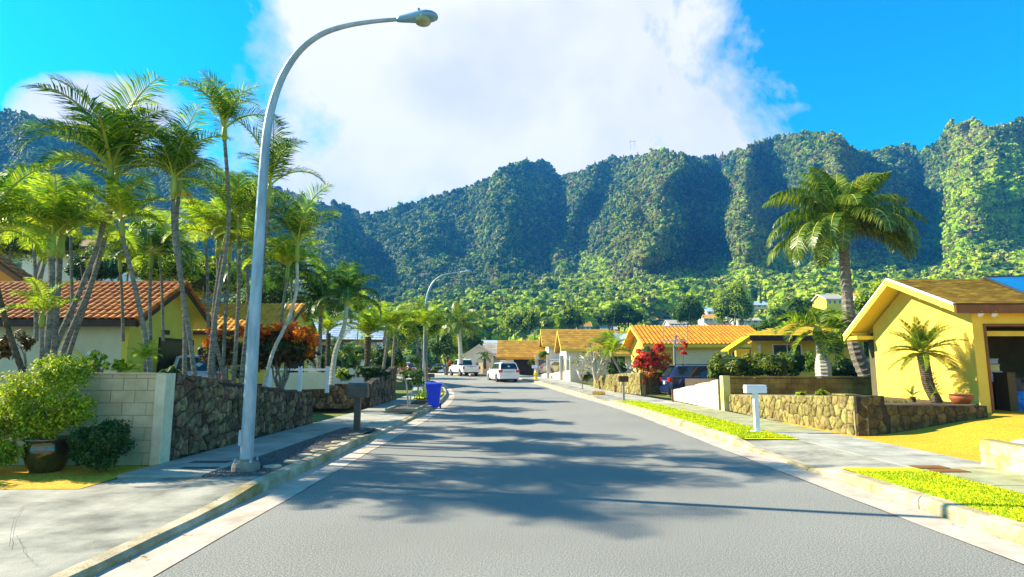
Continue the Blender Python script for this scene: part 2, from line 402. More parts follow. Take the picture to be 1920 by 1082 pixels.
# RIGHT
b = MB(); strip(b, 4.33, 5.5, lambda i: hR(off(i, 4.2).y)+.002, .135, idx(9.2), idx(13.6)); b.build('driveway_apron', M['concrete'], kind='structure')
b = MB(); strip(b, 4.33, 5.5, lambda i: hR(off(i, 4.2).y)+.002, .135, idx(29.3), idx(34.5)); b.build('driveway_apron', M['concrete'], kind='structure')
band('lawn', M['grass'], 4.33, 5.5, .155, .15, -10, 9.25); band('lawn', M['grass'], 4.33, 5.5, .155, .15, 13.6, 29.3)
band('verge_right_far', M['concrete'], 4.33, 5.5, .15, .15, 34.5, 120)
root = thing('pavement', None, None); root['kind'] = 'structure'
y = -8
while y < 75:
    i0, i1 = idx(y), idx(y+1.5)
    if i1 <= i0: i1 = i0+1
    A = off(i0, 5.5, .145); B = off(i0, 6.95, .15); C_ = off(i1, 6.95, .15); D = off(i1, 5.5, .145)
    e = .012; ty = Vector((TAN[i0].x, TAN[i0].y, 0))*e; dn = Vector((0,0,.1)); b = MB()
    b.add([A+ty, B+ty, C_-ty, D-ty, A+ty-dn, B+ty-dn, C_-ty-dn, D-ty-dn], [(0,1,2,3),(0,4,5,1),(1,5,6,2),(3,7,4,0)])
    b.build('slab', M['sidewalk'] if y > 9 and y < 14 else M['sidewalk_mossy'] if y < 26 else M['sidewalk'], root)
    if i1 >= len(CL)-1: break
    y = CL[i1].y
for (u, v) in ((1742, 875), (1779, 882)):
    p = at_z(u, v, .156); b = MB(); b.box(p.x-.24, p.y-.13, .15, p.x+.24, p.y+.13, .158); o = b.build('cover_plate', M['brown_trim']); o.parent = root
# thin mortar-coloured bed below pavements
for s0, s1 in ((-6.46, -4.33), (4.33, 6.95)):
    b = MB(); strip(b, s0, s1, .03, .03, idx(8.8) if s0 < 0 else 0, idx(75)); 
    b.build('pavement_bed', M['gravel'], kind='structure')
# right driveway (yellow pebble) climbing to the garage
b = MB(); nx, ny = 14, 12
vs = []; P = lambda x: .145+.36*sm_((x-7.7)/4.6)
for j in range(ny+1):
    for i in range(nx+1):
        x = 7.7+(26-7.7)*(i/nx)**1.4; yy = 9.9-3*(i/nx)+ (17.7-9.9+3*(i/nx))*j/ny
        vs.append((x, yy, P(x)))
b.add(vs, [(j*(nx+1)+i, j*(nx+1)+i+1, (j+1)*(nx+1)+i+1, (j+1)*(nx+1)+i) for j in range(ny) for i in range(nx)])
b.build('driveway_right', M['aggregate'], kind='structure')
b = MB(); b.poly([(8.9, 11.1, P(8.9)+.006), (9.5, 10.6, P(9.5)+.012), (10.1, 11.0, P(10.1)+.012), (9.9, 11.9, P(9.9)+.012), (9.3, 11.7, P(9.3)+.008)]); b.build('pale_stain_on_path', M['white_stain'], kind='structure')
# higher yards behind the walls
def block(name, x0, y0, x1, y1, z0, z1, m):
    b = MB(); b.box(x0, y0, z0, x1, y1, z1); return b.build(name, m, kind='structure')
block('terrace_ground', -30, 10.15, -6.0, 17.2, -.05, .80, M['soil'])
block('terrace_ground', -30, 19.5, -13.0, 60, -.05, .45, M['yard'])
block('terrace_ground', -13, 24.6, -7.0, 31, -.05, .75, M['soil'])
b = MB(); b.prism([(8.1,14.25,-.05),(8.65,14.3,-.05),(11.5,15.2,-.05),(12.5,16.3,-.05),(12.5,22.4,-.05),(8.1,22.4,-.05)][::-1], (0,0,.80)); b.build('terrace_ground', M['soil'], kind='structure')
block('terrace_ground', 8.3, 22.9, 30, 29, -.05, 1.22, M['soil'])
block('terrace_ground', 9.8, 36, 40, 46, -.05, .85, M['yard'])
block('terrace_ground', 13.3, 22.0, 40, 22.88, -.05, .5, M['yard'])

# stepping stones in the gravel, loose pebbles
root = [o for o in bpy.data.objects if o.name.startswith('gravel_verge')][0]
for k, (u, v) in enumerate([(515.5,873),(554,863),(577,852),(601,843),(627,835),(639,827),(656,819),(668,813)]):
    p = at_z(u, v, .165); b = MB(); r0 = rnd.uniform(.13, .155)
    b.lathe((p.x-.04, p.y, .12), [(r0, 0), (r0*1.02, .03), (r0*.95, .045)], 14); b.build('stepping_stone', M['kerb'], root)
b = MB()
for k in range(5200):
    t = rnd.random(); Y = 8.8+7.1*t**.9; s = rnd.uniform(-5.22, -4.36); p = at_s(Y, s, .14); p.y = Y
    r = rnd.uniform(.008, .02); q = [p+Vector((math.cos(a)*r, math.sin(a)*r*.8, 0)) for a in (0, 1.6, 3.1, 4.7)]
    b.add(q+[p+Vector((0, 0, r*.9))], [(0,1,4),(1,2,4),(2,3,4),(3,0,4)])
b.build('pebbles', M['pebble'], kind='stuff')

# lawn blades
b = MB()
def blades(n, y0, y1, s0, s1, hgt=.022):
    for k in range(n):
        t = rnd.random()**1.6; Y = y0+(y1-y0)*t; i = idx(Y); p = off(i, rnd.uniform(s0, s1), .15); p.y += Y-CL[i].y
        a = rnd.random()*6.28; h = hgt*rnd.uniform(.5, 1.5); w_ = .006+.0007*Y; l = Vector((rnd.gauss(0, .4), rnd.gauss(0, .4), 1)).normalized()*h
        d = Vector((math.cos(a), math.sin(a), 0))*w_
        b.add([p-d, p+d, p+l], [(0, 1, 2)])
blades(26000, 4.5, 9.25, 4.33, 5.52); blades(16000, 13.6, 29, 4.35, 5.5, .03)
b.build('grass_blades', M['blade'], kind='stuff')
# fallen leaves and debris specks
b = MB()
for k in range(260):
    sd = rnd.choice((-1, 1)); Y = 4+rnd.random()**1.5*26; s = sd*rnd.choice((rnd.uniform(4.0, 4.14), rnd.uniform(3.7, 6.2), rnd.uniform(4.02, 4.14)))
    p = at_s(Y, s, .02 if abs(s) < 4.15 else .165); p.y = Y; a = rnd.random()*6; r = rnd.uniform(.01, .03)
    d = Vector((math.cos(a), math.sin(a), .2))*r; e = Vector((-math.sin(a), math.cos(a), 0))*r*.5
    b.add([p-d, p+e, p+d, p-e], [(0,1,2,3)])
b.build('fallen_leaves', M['dry_leaf'], kind='stuff')
# dark cracks in the near apron (thin tar-filled grooves)
def crack(pts, w_=.0018, z=.112):
    b = MB(); P_ = [at_z(u, v, z) for u, v in pts]
    Q = []
    for i in range(len(P_)-1):
        for k in range(4):
            q = P_[i].lerp(P_[i+1], k/4); q = q+Vector((rnd.uniform(-.005, .005), rnd.uniform(-.005, .005), 0)); Q.append(q)
    Q.append(P_[-1])
    vs = []
    for i, q in enumerate(Q):
        t = (Q[min(i+1, len(Q)-1)]-Q[max(i-1, 0)]).normalized(); n_ = Vector((-t.y, t.x, 0))*w_*rnd.uniform(.5, 1.1); vs += [q-n_, q+n_]
    b.add(vs, [(2*i, 2*i+1, 2*i+3, 2*i+2) for i in range(len(Q)-1)])
    return b
for pts in ([(45,948),(28,970),(20,1000),(18,1025)], [(0,1015),(40,1003),(90,985),(115,978)], [(32,1003),(45,1035),(63,1052)], [(73,930),(92,922),(118,913)], [(190,950),(240,935),(300,918)]):
    o = crack(pts).build('crack_line', M['mortar'], kind='structure')

# ---------------------------------------------------------------- walls
def vor_cells(W, Hh, sw, sh, rn, jit=.42):
    """irregular stone faces that tile a W x Hh rectangle"""
    nx = max(1, round(W/sw)); ny = max(1, round(Hh/sh)); S = []
    for j in range(-1, ny+1):
        for i in range(-1, nx+1):
            S.append(((i+.5+(.5 if j % 2 else 0)+rn.uniform(-jit, jit))*W/nx, (j+.5+rn.uniform(-jit, jit))*Hh/ny))
    out = []
    for a in S:
        if not (0 <= a[0] <= W and 0 <= a[1] <= Hh): continue
        poly = [(0, 0), (W, 0), (W, Hh), (0, Hh)]
        for c in S:
            if c is a or abs(c[0]-a[0]) > 3*W/nx or abs(c[1]-a[1]) > 3*Hh/ny: continue
            mx_, my_ = (a[0]+c[0])/2, (a[1]+c[1])/2; dx, dy = c[0]-a[0], c[1]-a[1]
            new = []
            for k in range(len(poly)):
                p, q = poly[k], poly[(k+1) % len(poly)]
                dp = (p[0]-mx_)*dx+(p[1]-my_)*dy; dq = (q[0]-mx_)*dx+(q[1]-my_)*dy
                if dp <= 0: new.append(p)
                if (dp < 0) != (dq < 0) and dp != dq:
                    t = dp/(dp-dq); new.append((p[0]+(q[0]-p[0])*t, p[1]+(q[1]-p[1])*t))
            poly = new
            if len(poly) < 3: break
        if len(poly) >= 3: out.append(poly)
    return out
def stone_face(root, P0, P1, h0, h1, m, sw, sh, rn, depth=.05, gap=.012, joined=False, base=0):
    """stones proud of the plane P0->P1 (plan points), outward to the left of the direction; heights h0..h1 above base z"""
    P0 = Vector(P0); P1 = Vector(P1); L = (P1-P0).length; t = (P1-P0)/L; n_ = Vector((t.y, -t.x)); hm = max(h0, h1)
    J = MB()
    for cell in vor_cells(L, hm, sw, sh, rn):
        c = (sum(p[0] for p in cell)/len(cell), sum(p[1] for p in cell)/len(cell))
        top = h0+(h1-h0)*c[0]/L
        if c[1] > top: continue
        cell = [(x, min(y, h0+(h1-h0)*x/L)) for x, y in cell]
        r = max(.04, math.sqrt(sum((p[0]-c[0])**2+(p[1]-c[1])**2 for p in cell)/len(cell)))
        s1 = 1-gap/r; s2 = s1*.72; d = depth*rn.uniform(.5, 1.2)
        def W3(x, y, o): q = P0+t*x+n_*o; return (q.x, q.y, base+y)
        ring = lambda s, o: [W3(c[0]+(x-c[0])*s, c[1]+(y-c[1])*s, o) for x, y in cell]
        b = J if joined else MB(); k = len(cell)
        tl = rn.uniform(-.3, .3)*d
        b.add(ring(s1, -.02)+ring(s1*.98, d*.55)+ring(s2, d)+[W3(c[0]+rn.uniform(-.02, .02), c[1]+rn.uniform(-.02, .02), d*1.15)],
              [(i, (i+1) % k, (i+1) % k+k, i+k) for i in range(k)]+[(i+k, (i+1) % k+k, (i+1) % k+2*k, i+2*k) for i in range(k)]+[(i+2*k, (i+1) % k+2*k, 3*k) for i in range(k)])
        if not joined: b.build('stone', m, root)
    if joined: J.build('stones', m, root, kind='stuff')
def slab_wall(root, name, P0, P1, h0, h1, th, m, base=0, d=0):
    """core: from the plane inward (to the right of P0->P1... opposite of outward)"""
    P0 = Vector(P0); P1 = Vector(P1); t = (P1-P0).normalized(); n_ = Vector((t.y, -t.x)); b = MB()
    a = P0+n_*d; c = P1+n_*d; a2 = P0-n_*th; c2 = P1-n_*th
    b.add([(a.x,a.y,base),(c.x,c.y,base),(c2.x,c2.y,base),(a2.x,a2.y,base),(a.x,a.y,base+h0),(c.x,c.y,base+h1),(c2.x,c2.y,base+h1),(a2.x,a2.y,base+h0)],
          [(0,3,2,1),(4,5,6,7),(0,1,5,4),(1,2,6,5),(2,3,7,6),(3,0,4,7)])
    return b.build(name, m, root)
def block_wall(root, P0, P1, h0, h1, m, mm, bl=.4, bh=.2, th=.2, base=0, cap=None, rn=rnd):
    P0 = Vector(P0); P1 = Vector(P1); L = (P1-P0).length; t = (P1-P0)/L; n_ = Vector((t.y, -t.x))
    slab_wall(root, 'mortar_core', P0, P1, h0-.004, h1-.004, th-.012, mm, base, -.012)
    rows = math.ceil(max(h0, h1)/bh-.05)
    for r in range(rows):
        x = -(bl/2 if r % 2 else 0)
        while x < L-.02:
            x0 = max(x, 0)+.005; x1 = min(x+bl, L)-.005; x += bl
            if x1-x0 < .03: continue
            z0 = base+r*bh+.005
            zt = lambda q: base+h0+(h1-h0)*q/L
            if z0 > min(zt(x0), zt(x1))-.03: continue
            z1a = min(base+(r+1)*bh-.005, zt(x0)); z1b = min(base+(r+1)*bh-.005, zt(x1))
            b = MB(); pr = rn.uniform(0, .006)
            a = P0+t*x0; c = P0+t*x1; vs = []
            for q, zz in ((a, z1a), (c, z1b)):
                for o_, z_ in ((pr, z0), (pr, zz), (-th, zz), (-th, z0)):
                    w_ = q+n_*o_; vs.append((w_.x, w_.y, z_))
            b.add(vs, [(0,1,2,3),(7,6,5,4),(0,4,5,1),(1,5,6,2),(2,6,7,3),(3,7,4,0)])
            b.build('block', m, root)

rs = random.Random(11)
# 1. left block wall facing the camera (outward = -Y : P0 left -> P1 right gives n = (0,-1))
t1 = thing('block_wall', 'pale concrete block wall behind the potted shrub at the left edge', 'wall', (-7.5, 9.95, .12))
block_wall(t1, (-11.6, 9.97), (-5.87, 9.97), 1.46, 1.46, M['cmu'], M['cmu_mortar'], base=.12)
b = MB(); b.box(-5.86, 9.93, .12, -5.69, 10.22, 1.6); b.build('end_pier', M['cmu_cap'], t1, bevel=.01)
b = MB(); b.box(-11.6, 9.94, 1.582, -5.865, 10.2, 1.61); b.build('wall_cap', M['cmu'], t1)
# 2. left lava wall along the pavement: outward +X => direction +Y?  n=(t.y,-t.x)=(1,0) for t=(0,1)
t2 = thing('lava_stone_wall', 'tall dark brown lava stone wall running along the left pavement behind the near lamp post', 'wall', (-5.8, 13.5, .15))
slab_wall(t2, 'wall_core', (-5.76, 10.21), (-5.70, 17.4), 1.44, .80, .28, M['mortar'], .13)
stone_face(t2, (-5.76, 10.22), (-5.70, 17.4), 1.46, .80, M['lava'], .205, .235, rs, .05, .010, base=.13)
b = MB()
for k in range(30):
    y0 = 10.21+k*.2397; h = 1.575-.64*(k*.2397)/7.19; b.box(-6.03, y0+.01, h-.02, -5.735, y0+.235, h+.03+rs.uniform(-.015, .02))
b.build('coping_stones', M['lava'], t2, kind='stuff')
# 3. wall returning to the left beyond the second driveway
t3 = thing('lava_stone_wall', 'low dark lava stone wall facing the street behind the grey mailbox', 'wall', (-7.5, 24, .15))
slab_wall(t3, 'wall_core', (-11.5, 24.2), (-5.72, 24.2), .98, .98, .3, M['mortar'], .1)
stone_face(t3, (-11.5, 24.2), (-5.72, 24.2), 1.0, .98, M['lava'], .3, .28, rs, .05, .014, base=.1)
t3b = thing('lava_stone_wall', 'rising dark lava stone wall beside the left pavement past the grey mailbox', 'wall', (-5.8, 30, .15))
i0, i1 = idx(24.2), idx(31); P0 = off(i0, -6.5); P1 = off(i1, -6.5)
slab_wall(t3b, 'wall_core', (P0.x, 24.25), P1.xy, .98, 1.7, .3, M['mortar'], .1)
stone_face(t3b, (P0.x, 24.25), P1.xy, .98, 1.7, M['lava'], .45, .35, rs, .05, .02, base=.1)
# 4. right lava retaining wall: long face along pavement faces -X => direction -Y
t4 = thing('lava_retaining_wall', 'sunlit lava stone retaining wall behind the white mailbox, bending toward the yellow driveway', 'wall', (8, 14, .15))
slab_wall(t4, 'wall_core', (8.06, 22.4), (7.88, 14.0), .62, .93, .3, M['mortar_pale'], .12)
stone_face(t4, (8.06, 22.4), (7.88, 14.0), .62, .93, M['lava_sunlit'], .19, .32, rs, .045, .012, base=.12)
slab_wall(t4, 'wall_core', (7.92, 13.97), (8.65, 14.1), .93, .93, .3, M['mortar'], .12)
stone_face(t4, (7.9, 13.97), (8.65, 14.1), .93, .93, M['lava_shaded'], .24, .24, rs, .03, .008, base=.12)  # same wall: shade on this side is put into darker stone and mortar
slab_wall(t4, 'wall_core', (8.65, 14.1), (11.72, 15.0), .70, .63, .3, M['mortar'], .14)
stone_face(t4, (8.65, 14.1), (11.72, 15.0), .70, .63, M['lava_shaded'], .3, .26, rs, .03, .008, base=.14)
b = MB(); b.box(7.86, 14.3, 1.045, 8.2, 14.9, 1.075); b.build('wall_cap', M['lava_sunlit'], t4)
# 5. brown block wall facing camera
t5 = thing('block_wall', 'mossy brown block wall in shade below the bottle palm', 'wall', (10.5, 22.6, .2))
block_wall(t5, (8.15, 22.62), (14.6, 22.62), 1.22, 1.22, M['cmu_brown'], M['mortar'], base=.12, bl=.42)
b = MB(); b.box(8.12, 22.59, 1.345, 14.6, 22.85, 1.40); b.build('wall_cap', M['cmu_brown'], t5)
b = MB(); b.box(7.86, 22.52, .12, 8.13, 22.86, 1.42); b.build('pier', M['cmu_yellow'], t5, bevel=.01)
# 6. white block wall, sloping top, sunlit, along pavement
t6 = thing('block_wall', 'white painted block wall with a sloping top beside the dark blue car', 'wall', (7.8, 26, .15))
block_wall(t6, (8.0, 30.0), (7.79, 22.9), .52, 1.14, M['cmu_white'], M['mortar_pale'], base=.14)
# 7. low yellow block wall at right edge
t7 = thing('block_wall', 'low sunlit yellow block wall at the right edge beside the driveway', 'wall', (7.5, 8, .15))
block_wall(t7, (7.52, 9.86), (7.2, 4.2), .42, .42, M['cmu_yellow'], M['mortar_pale'], base=.14)
b = MB(); b.box(7.56, 9.6, .14, 12, 9.8, .50); b.build('return_wall', M['cmu_yellow'], t7)
# 8. far right lava wall
t8 = thing('lava_stone_wall', 'sunlit mossy lava stone wall under the bare-branched frangipani tree', 'wall', (6.8, 39, .3))
P0, P1 = (6.0, 44.5), (7.35, 34.6)
slab_wall(t8, 'wall_core', P0, P1, 1.0, 1.28, .3, M['mortar_pale'], .2)
stone_face(t8, P0, P1, 1.0, 1.28, M['lava_sunlit'], .3, .4, rs, .05, .02, base=.2)
slab_wall(t8, 'side_face', (7.36, 34.6), (9.2, 34.9), 1.28, 1.28, .3, M['lava_shaded'], .2)  # same stone, coloured darker to stand for the side's shade

# ---------------------------------------------------------------- palms
def frond_mesh(name, leaf, L, el0, droop, ll, w_, n=44, fwd=.6, vee=.35, hang=.5, seed=0, curl=1.5, rach=.018, tw=0):
    """feather frond: the stem leaves the origin in the XZ plane"""
    rn = random.Random(seed); P = []; x = z = 0; S = 18
    for i in range(S+1):
        t = i/S; a = el0-droop*t**curl; P.append(Vector((x, math.sin(t*2.2)*tw, z))); x += math.cos(a)*L/S; z += math.sin(a)*L/S
    b = MB()
    b.tube(P, [rach*(1-.85*i/S) for i in range(S+1)], 4); nf = len(b.f)
    for side in (-1, 1):
        for k in range(n):
            t = .13+.87*(k+rn.uniform(-.3, .3))/n; t = min(.995, max(.1, t)); f = t*S; i = min(int(f), S-1); p = P[i].lerp(P[i+1], f-i)
            T = (P[i+1]-P[i]).normalized(); Sd = Vector((0, side, 0)); U = T.cross(Sd)*side
            if U.z < 0 and abs(T.z) < .9: U = -U
            pr = (math.sin(math.pi*min(1, .16+.86*t)))**.55
            l = ll*pr*rn.uniform(.82, 1.1)
            fw = fwd*(.65+.9*t)+rn.uniform(-.1, .1)
            d1 = (Sd+T*fw+U*(vee+rn.uniform(-.15, .15))).normalized()
            d2 = (d1+Vector((0, 0, -hang*rn.uniform(.6, 1.4)))).normalized()
            m1 = p+d1*l*.45; e = m1+d2*l*.55; W = T*(w_*.5)*(.7+.3*pr)
            b.add([p-W*.5, p+W*.5, m1+W, m1-W, e], [(0, 1, 2, 3), (3, 2, 4)])
    b.m = [0]*nf+[1]*(len(b.f)-nf)
    return b.mesh(name, None, mats=[M['rachis'], M[leaf]])
FM = {}
def fset(kind):
    if kind in FM: return FM[kind]
    v = []
    if kind == 'areca':
        for s, (e, d) in enumerate(((1.45, 1.2), (1.25, 1.6), (1.05, 1.9), (.8, 1.9), (1.15, 1.2), (.5, 2.0))): v.append(frond_mesh('frond', 'palm_leaf', 1.0, e, d, .35, .016, 46, .75, .35, .5, s))
    if kind == 'arecab':
        for s, (e, d) in enumerate(((1.4, 1.3), (1.15, 1.7), (.85, 1.9), (.5, 2.0), (1.0, 1.1))): v.append(frond_mesh('frond', 'palm_bright', 1.0, e, d, .36, .02, 50, .6, .45, .65, 20+s))
    if kind == 'dark':
        for s, (e, d) in enumerate(((1.3, 2.0), (.95, 2.2), (.6, 2.3), (.2, 1.9))): v.append(frond_mesh('frond', 'palm_dark', 1.0, e, d, .34, .03, 36, .5, .3, .8, 40+s))
    if kind == 'coco':
        for s, (e, d) in enumerate(((1.35, 1.1), (1.05, 1.7), (.75, 2.0), (.4, 2.0), (0, 1.5), (.45, 2.5))): v.append(frond_mesh('frond', 'coco_leaf', 1.0, e, d, .30, .017, 84, .4, .05, 1.7, 60+s, rach=.011, tw=.03))
    if kind == 'bottle':
        for s, (e, d) in enumerate(((1.2, 1.5), (.8, 1.6), (.4, 1.5), (.1, 1.5), (-.5, 1.1))): v.append(frond_mesh('frond', 'palm_leaf', 1.0, e, d, .36, .03, 38, .5, .6, .4, 80+s, rach=.02))
    if kind == 'sago':
        for s, (e, d) in enumerate(((1.2, .5), (.85, .8), (.5, .9), (.15, .9), (-.2, .7))): v.append(frond_mesh('frond', 'coco_leaf', 1.0, e, d, .20, .02, 56, .75, .35, .05, 100+s, rach=.012))
    FM[kind] = v; return v
def trunk_tube(b, path, r0, r1, ring=.13, n=8, bulge=0):
    """path of points; adds ring scars as real steps in radius"""
    P = [Vector(p) for p in path]; Q = []
    for i in range(len(P)-1):
        p0 = P[max(i-1, 0)]; p3 = P[min(i+2, len(P)-1)]; p1, p2 = P[i], P[i+1]
        k = max(2, int((p2-p1).length/ring*2))
        for j in range(k):
            t = j/k; Q.append(.5*((2*p1)+(p2-p0)*t+(2*p0-5*p1+4*p2-p3)*t*t+(3*p1-p0-3*p2+p3)*t**3))
    Q.append(P[-1]); m = len(Q)
    b.tube(Q, [(r0+(r1-r0)*(i/m)**.7)*(1.09 if i % 2 else 1)+bulge*math.sin(math.pi*min(1, i/m*1.6))*(i/m < .625) for i in range(m)], n)
def palm(label, trunks, crown, kind='areca', L=2.0, nf=11, r0=.052, r1=.038, bark='bark', shaft=.8, group='slender palms on the left side', name='palm_tree', seed=0, spread=1.0, lvl=None, bulge=0, dry=0, cat='palm tree', ring=.13, azs=None):
    """trunks: list of paths (world points, base first); crown(s) sit on the path ends"""
    rn = random.Random(seed+5); base = Vector(trunks[0][0]); root = thing(name, label, cat, base, group)
    FS = fset(kind)
    for ti, path in enumerate(trunks):
        b = MB(); trunk_tube(b, path, r0, r1, ring=ring, bulge=bulge); b.build('trunk', M[bark], root)
        top = Vector(path[-1]); d = (Vector(path[-1])-Vector(path[-2])).normalized(); d = (d+Vector((0, 0, 1.2))).normalized()
        c = top+d*shaft
        if shaft > .15:
            b = MB(); b.tube([top-d*.05, top+d*shaft*.2, top+d*shaft*.75, c], [r1*1.1, r1*1.7, r1*1.3, r1*.7], 8); b.build('crownshaft', M['shaft'], root, smooth=True)
        k = nf if ti == 0 else max(6, int(nf*.7)); LL = L if ti == 0 else L*.8
        for i in range(k):
            q = i/max(1, k-1); vi = min(len(FS)-1, int(q*len(FS)*spread+rn.uniform(-.3, .5))); vi = max(0, vi)
            az = i*2.399+rn.uniform(-.25, .25)+seed
            if azs and i < len(azs): az = azs[i][0]; vi = azs[i][1]
            s = LL*rn.uniform(.85, 1.1)*(1-.1*q)
            inst(FS[vi], 'frond', root, c-base+Vector((0, 0, -shaft*.25*q)), (rn.uniform(-.15, .15), rn.uniform(-.12, .12), az), (s, s, s))
        for i in range(dry):
            o = inst(DRY, 'dry_seed_spray', root, top-base, (rn.uniform(-.3, .3), rn.uniform(-.2, .2), rn.random()*6.3), (.45, .45, .45))
    return root
MD = frond_mesh('dry_seed_spray', 'dry_leaf', 1.0, .5, 1.6, .5, .03, 14, .8, .2, .8, 9)
DRY = MD
def pp(Y, *pts, dY=0):
    n = len(pts); return [at_y(u, v, Y+dY*i/max(1, n-1)) for i, (u, v) in enumerate(pts)]
G = 'slender palms on the left side'
palm('tall palm with two leaning grey trunks and a wide crown, largest of the left palms', [pp(12.2, (88,700),(108,640),(150,545),(184,455),(201,385),(205,345)), pp(12.6, (108,700),(125,640),(168,540),(195,450),(214,360)) ], 0, L=2.25, nf=15, shaft=.45, seed=1, r0=.06, r1=.045)
palm('thin dark leaning palm trunk topped by yellowish leaves beside the largest left palm', [pp(12.8, (118,700),(140,630),(165,555),(178,505),(186,470))], 0, kind='arecab', L=1.1, nf=7, r0=.05, r1=.04, shaft=.4, seed=2)
palm('upright twin-trunk palm standing in front of the left house gable', [pp(12.6, (346,705),(346,600),(338,500),(331,420),(336,360)), pp(12.3, (365,705),(355,630),(338,520),(326,440),(325,370))], 0, L=1.8, nf=12, shaft=.5, seed=3, dry=3, r0=.05)
palm('tallest thin palm left of the near lamp post with a small airy crown', [pp(13.2, (392,712),(400,620),(412,540),(427,440),(428,360),(421,262))], 0, L=1.6, nf=10, shaft=.35, seed=4, r0=.06, r1=.04, spread=.6)
palm('palm partly hidden behind the near lamp post with fronds arching to the right', [pp(14.0, (478,716),(484,600),(492,500),(500,420),(503,385))], 0, L=1.75, nf=9, shaft=.6, seed=5, spread=.7)
palm('palm with a curved pale trunk bowing left just right of the near lamp post', [pp(15.0, (495,725),(512,660),(540,600),(556,545),(557,490))], 0, L=1.65, nf=10, shaft=.55, seed=6, spread=.9, bark='bark_pale', kind='areca')
palm('palm with leaning trunk crossing in front of the tiled roof, left of the house gable', [pp(11.9, (282,705),(270,620),(250,525),(236,470),(229,440))], 0, kind='arecab', L=1.35, nf=9, shaft=.35, seed=7, bark='bark')
palm('mid-height palm seen between the largest left palm and the twin-trunk palm', [pp(17.0, (282,640),(281,560),(283,500))], 0, L=1.7, nf=11, shaft=.5, seed=8, kind='dark')
palm('bushy bright palm with stout upright trunk standing before the brown-roofed upper house', [pp(11.4, (82,705),(92,610),(97,520),(96,478)), pp(11.8, (98,700),(104,600),(110,520),(112,480))], 0, kind='arecab', L=1.35, nf=13, shaft=.45, seed=9, r0=.06, r1=.05)
palm('palm at the left edge of the frame with fronds over the orange gable', [pp(10.6, (46,705),(22,640),(2,570),(-14,500),(-18,470))], 0, kind='arecab', L=1.7, nf=12, shaft=.4, seed=10, bark='bark_dark')
palm('small bright yellow-green palm in front of the shaded left roof', [pp(10.9, (76,705),(78,650),(78,610))], 0, kind='arecab', L=.8, nf=8, shaft=.25, seed=11, r0=.04, r1=.03)
palm('dense leafy palm behind the twin-trunk palm, crown above the gable peak', [pp(15.5, (398,712),(404,610),(408,520),(408,480)), pp(15.9, (418,712),(422,610),(428,530),(430,490))], 0, kind='arecab', L=1.5, nf=12, shaft=.5, seed=12)
palm('three-stemmed palm clump immediately left of the near lamp post', [pp(14.6, (438,718),(444,620),(448,520),(448,440)), pp(14.9, (424,718),(400,610),(412,500),(420,470)), pp(14.4, (452,718),(462,620),(474,540),(476,500))], 0, L=1.5, nf=12, shaft=.55, seed=13, r0=.055, r1=.04, dry=2)
palm('palm with hanging fronds behind the curved pale trunk', [pp(17.5, (520,700),(528,600),(538,520))], 0, kind='arecab', L=1.5, nf=11, shaft=.4, seed=14)
palm('thick-leaved dark palm with a bowed trunk at the end of the lava wall', [pp(21.5, (622,722),(628,665),(645,612),(650,572))], 0, kind='dark', L=1.75, nf=15, shaft=.35, seed=15, r0=.1, r1=.07, spread=1.05, bark='bark_pale')
palm('dark drooping palm left of the palm with the bowed trunk', [pp(23.0, (596,712),(600,640),(601,590))], 0, kind='dark', L=1.75, nf=13, shaft=.4, seed=16, r0=.09, r1=.07)
palm('small ragged palm in front of the white house with the blue roof', [pp(26.0, (612,712),(615,660),(616,625))], 0, kind='arecab', L=1.4, nf=11, shaft=.1, seed=17, r0=.09, r1=.1, bark='bark_dark')
palm('date-like palm with a shaggy trunk top right of the bowed palm', [pp(28.0, (686,716),(689,670),(690,632))], 0, kind='arecab', L=1.9, nf=15, shaft=.1, seed=18, r0=.1, r1=.15, bark='bark_dark', dry=4)
palm('bushy palm behind the shaggy date-like palm', [pp(34.0, (716,712),(722,670),(728,632)), pp(35.0, (735,712),(738,660),(742,620))], 0, kind='arecab', L=2.2, nf=14, shaft=.4, seed=19, r0=.09, r1=.08)
palm('bright umbrella-shaped palm in front of the second lamp post', [pp(33.0, (800,735),(799,680),(799,628))], 0, kind='arecab', L=1.9, nf=16, shaft=.5, seed=20, r0=.09, r1=.07, spread=1.0)
palm('coconut palm standing left of the white pickup down the street', [pp(62.0, (864,682),(863,650),(861,618))], 0, kind='coco', L=3.6, nf=16, shaft=.3, seed=21, r0=.22, r1=.15, bark='bark_pale', group='coconut palms')
palm('far palm behind the hedge in the left middle distance', [pp(44.0, (668,700),(670,640),(672,600))], 0, kind='arecab', L=2.2, nf=12, shaft=.5, seed=22, group=G)
palm('low palm filling the gap behind the bowed palm', [pp(30.0, (640,712),(642,690),(642,668))], 0, kind='dark', L=1.5, nf=12, shaft=.1, seed=23, group=G)
palm('background palm over the second tiled roof on the left', [pp(24.0, (470,690),(474,600),(478,520))], 0, kind='dark', L=1.8, nf=12, shaft=.4, seed=24, group=G)
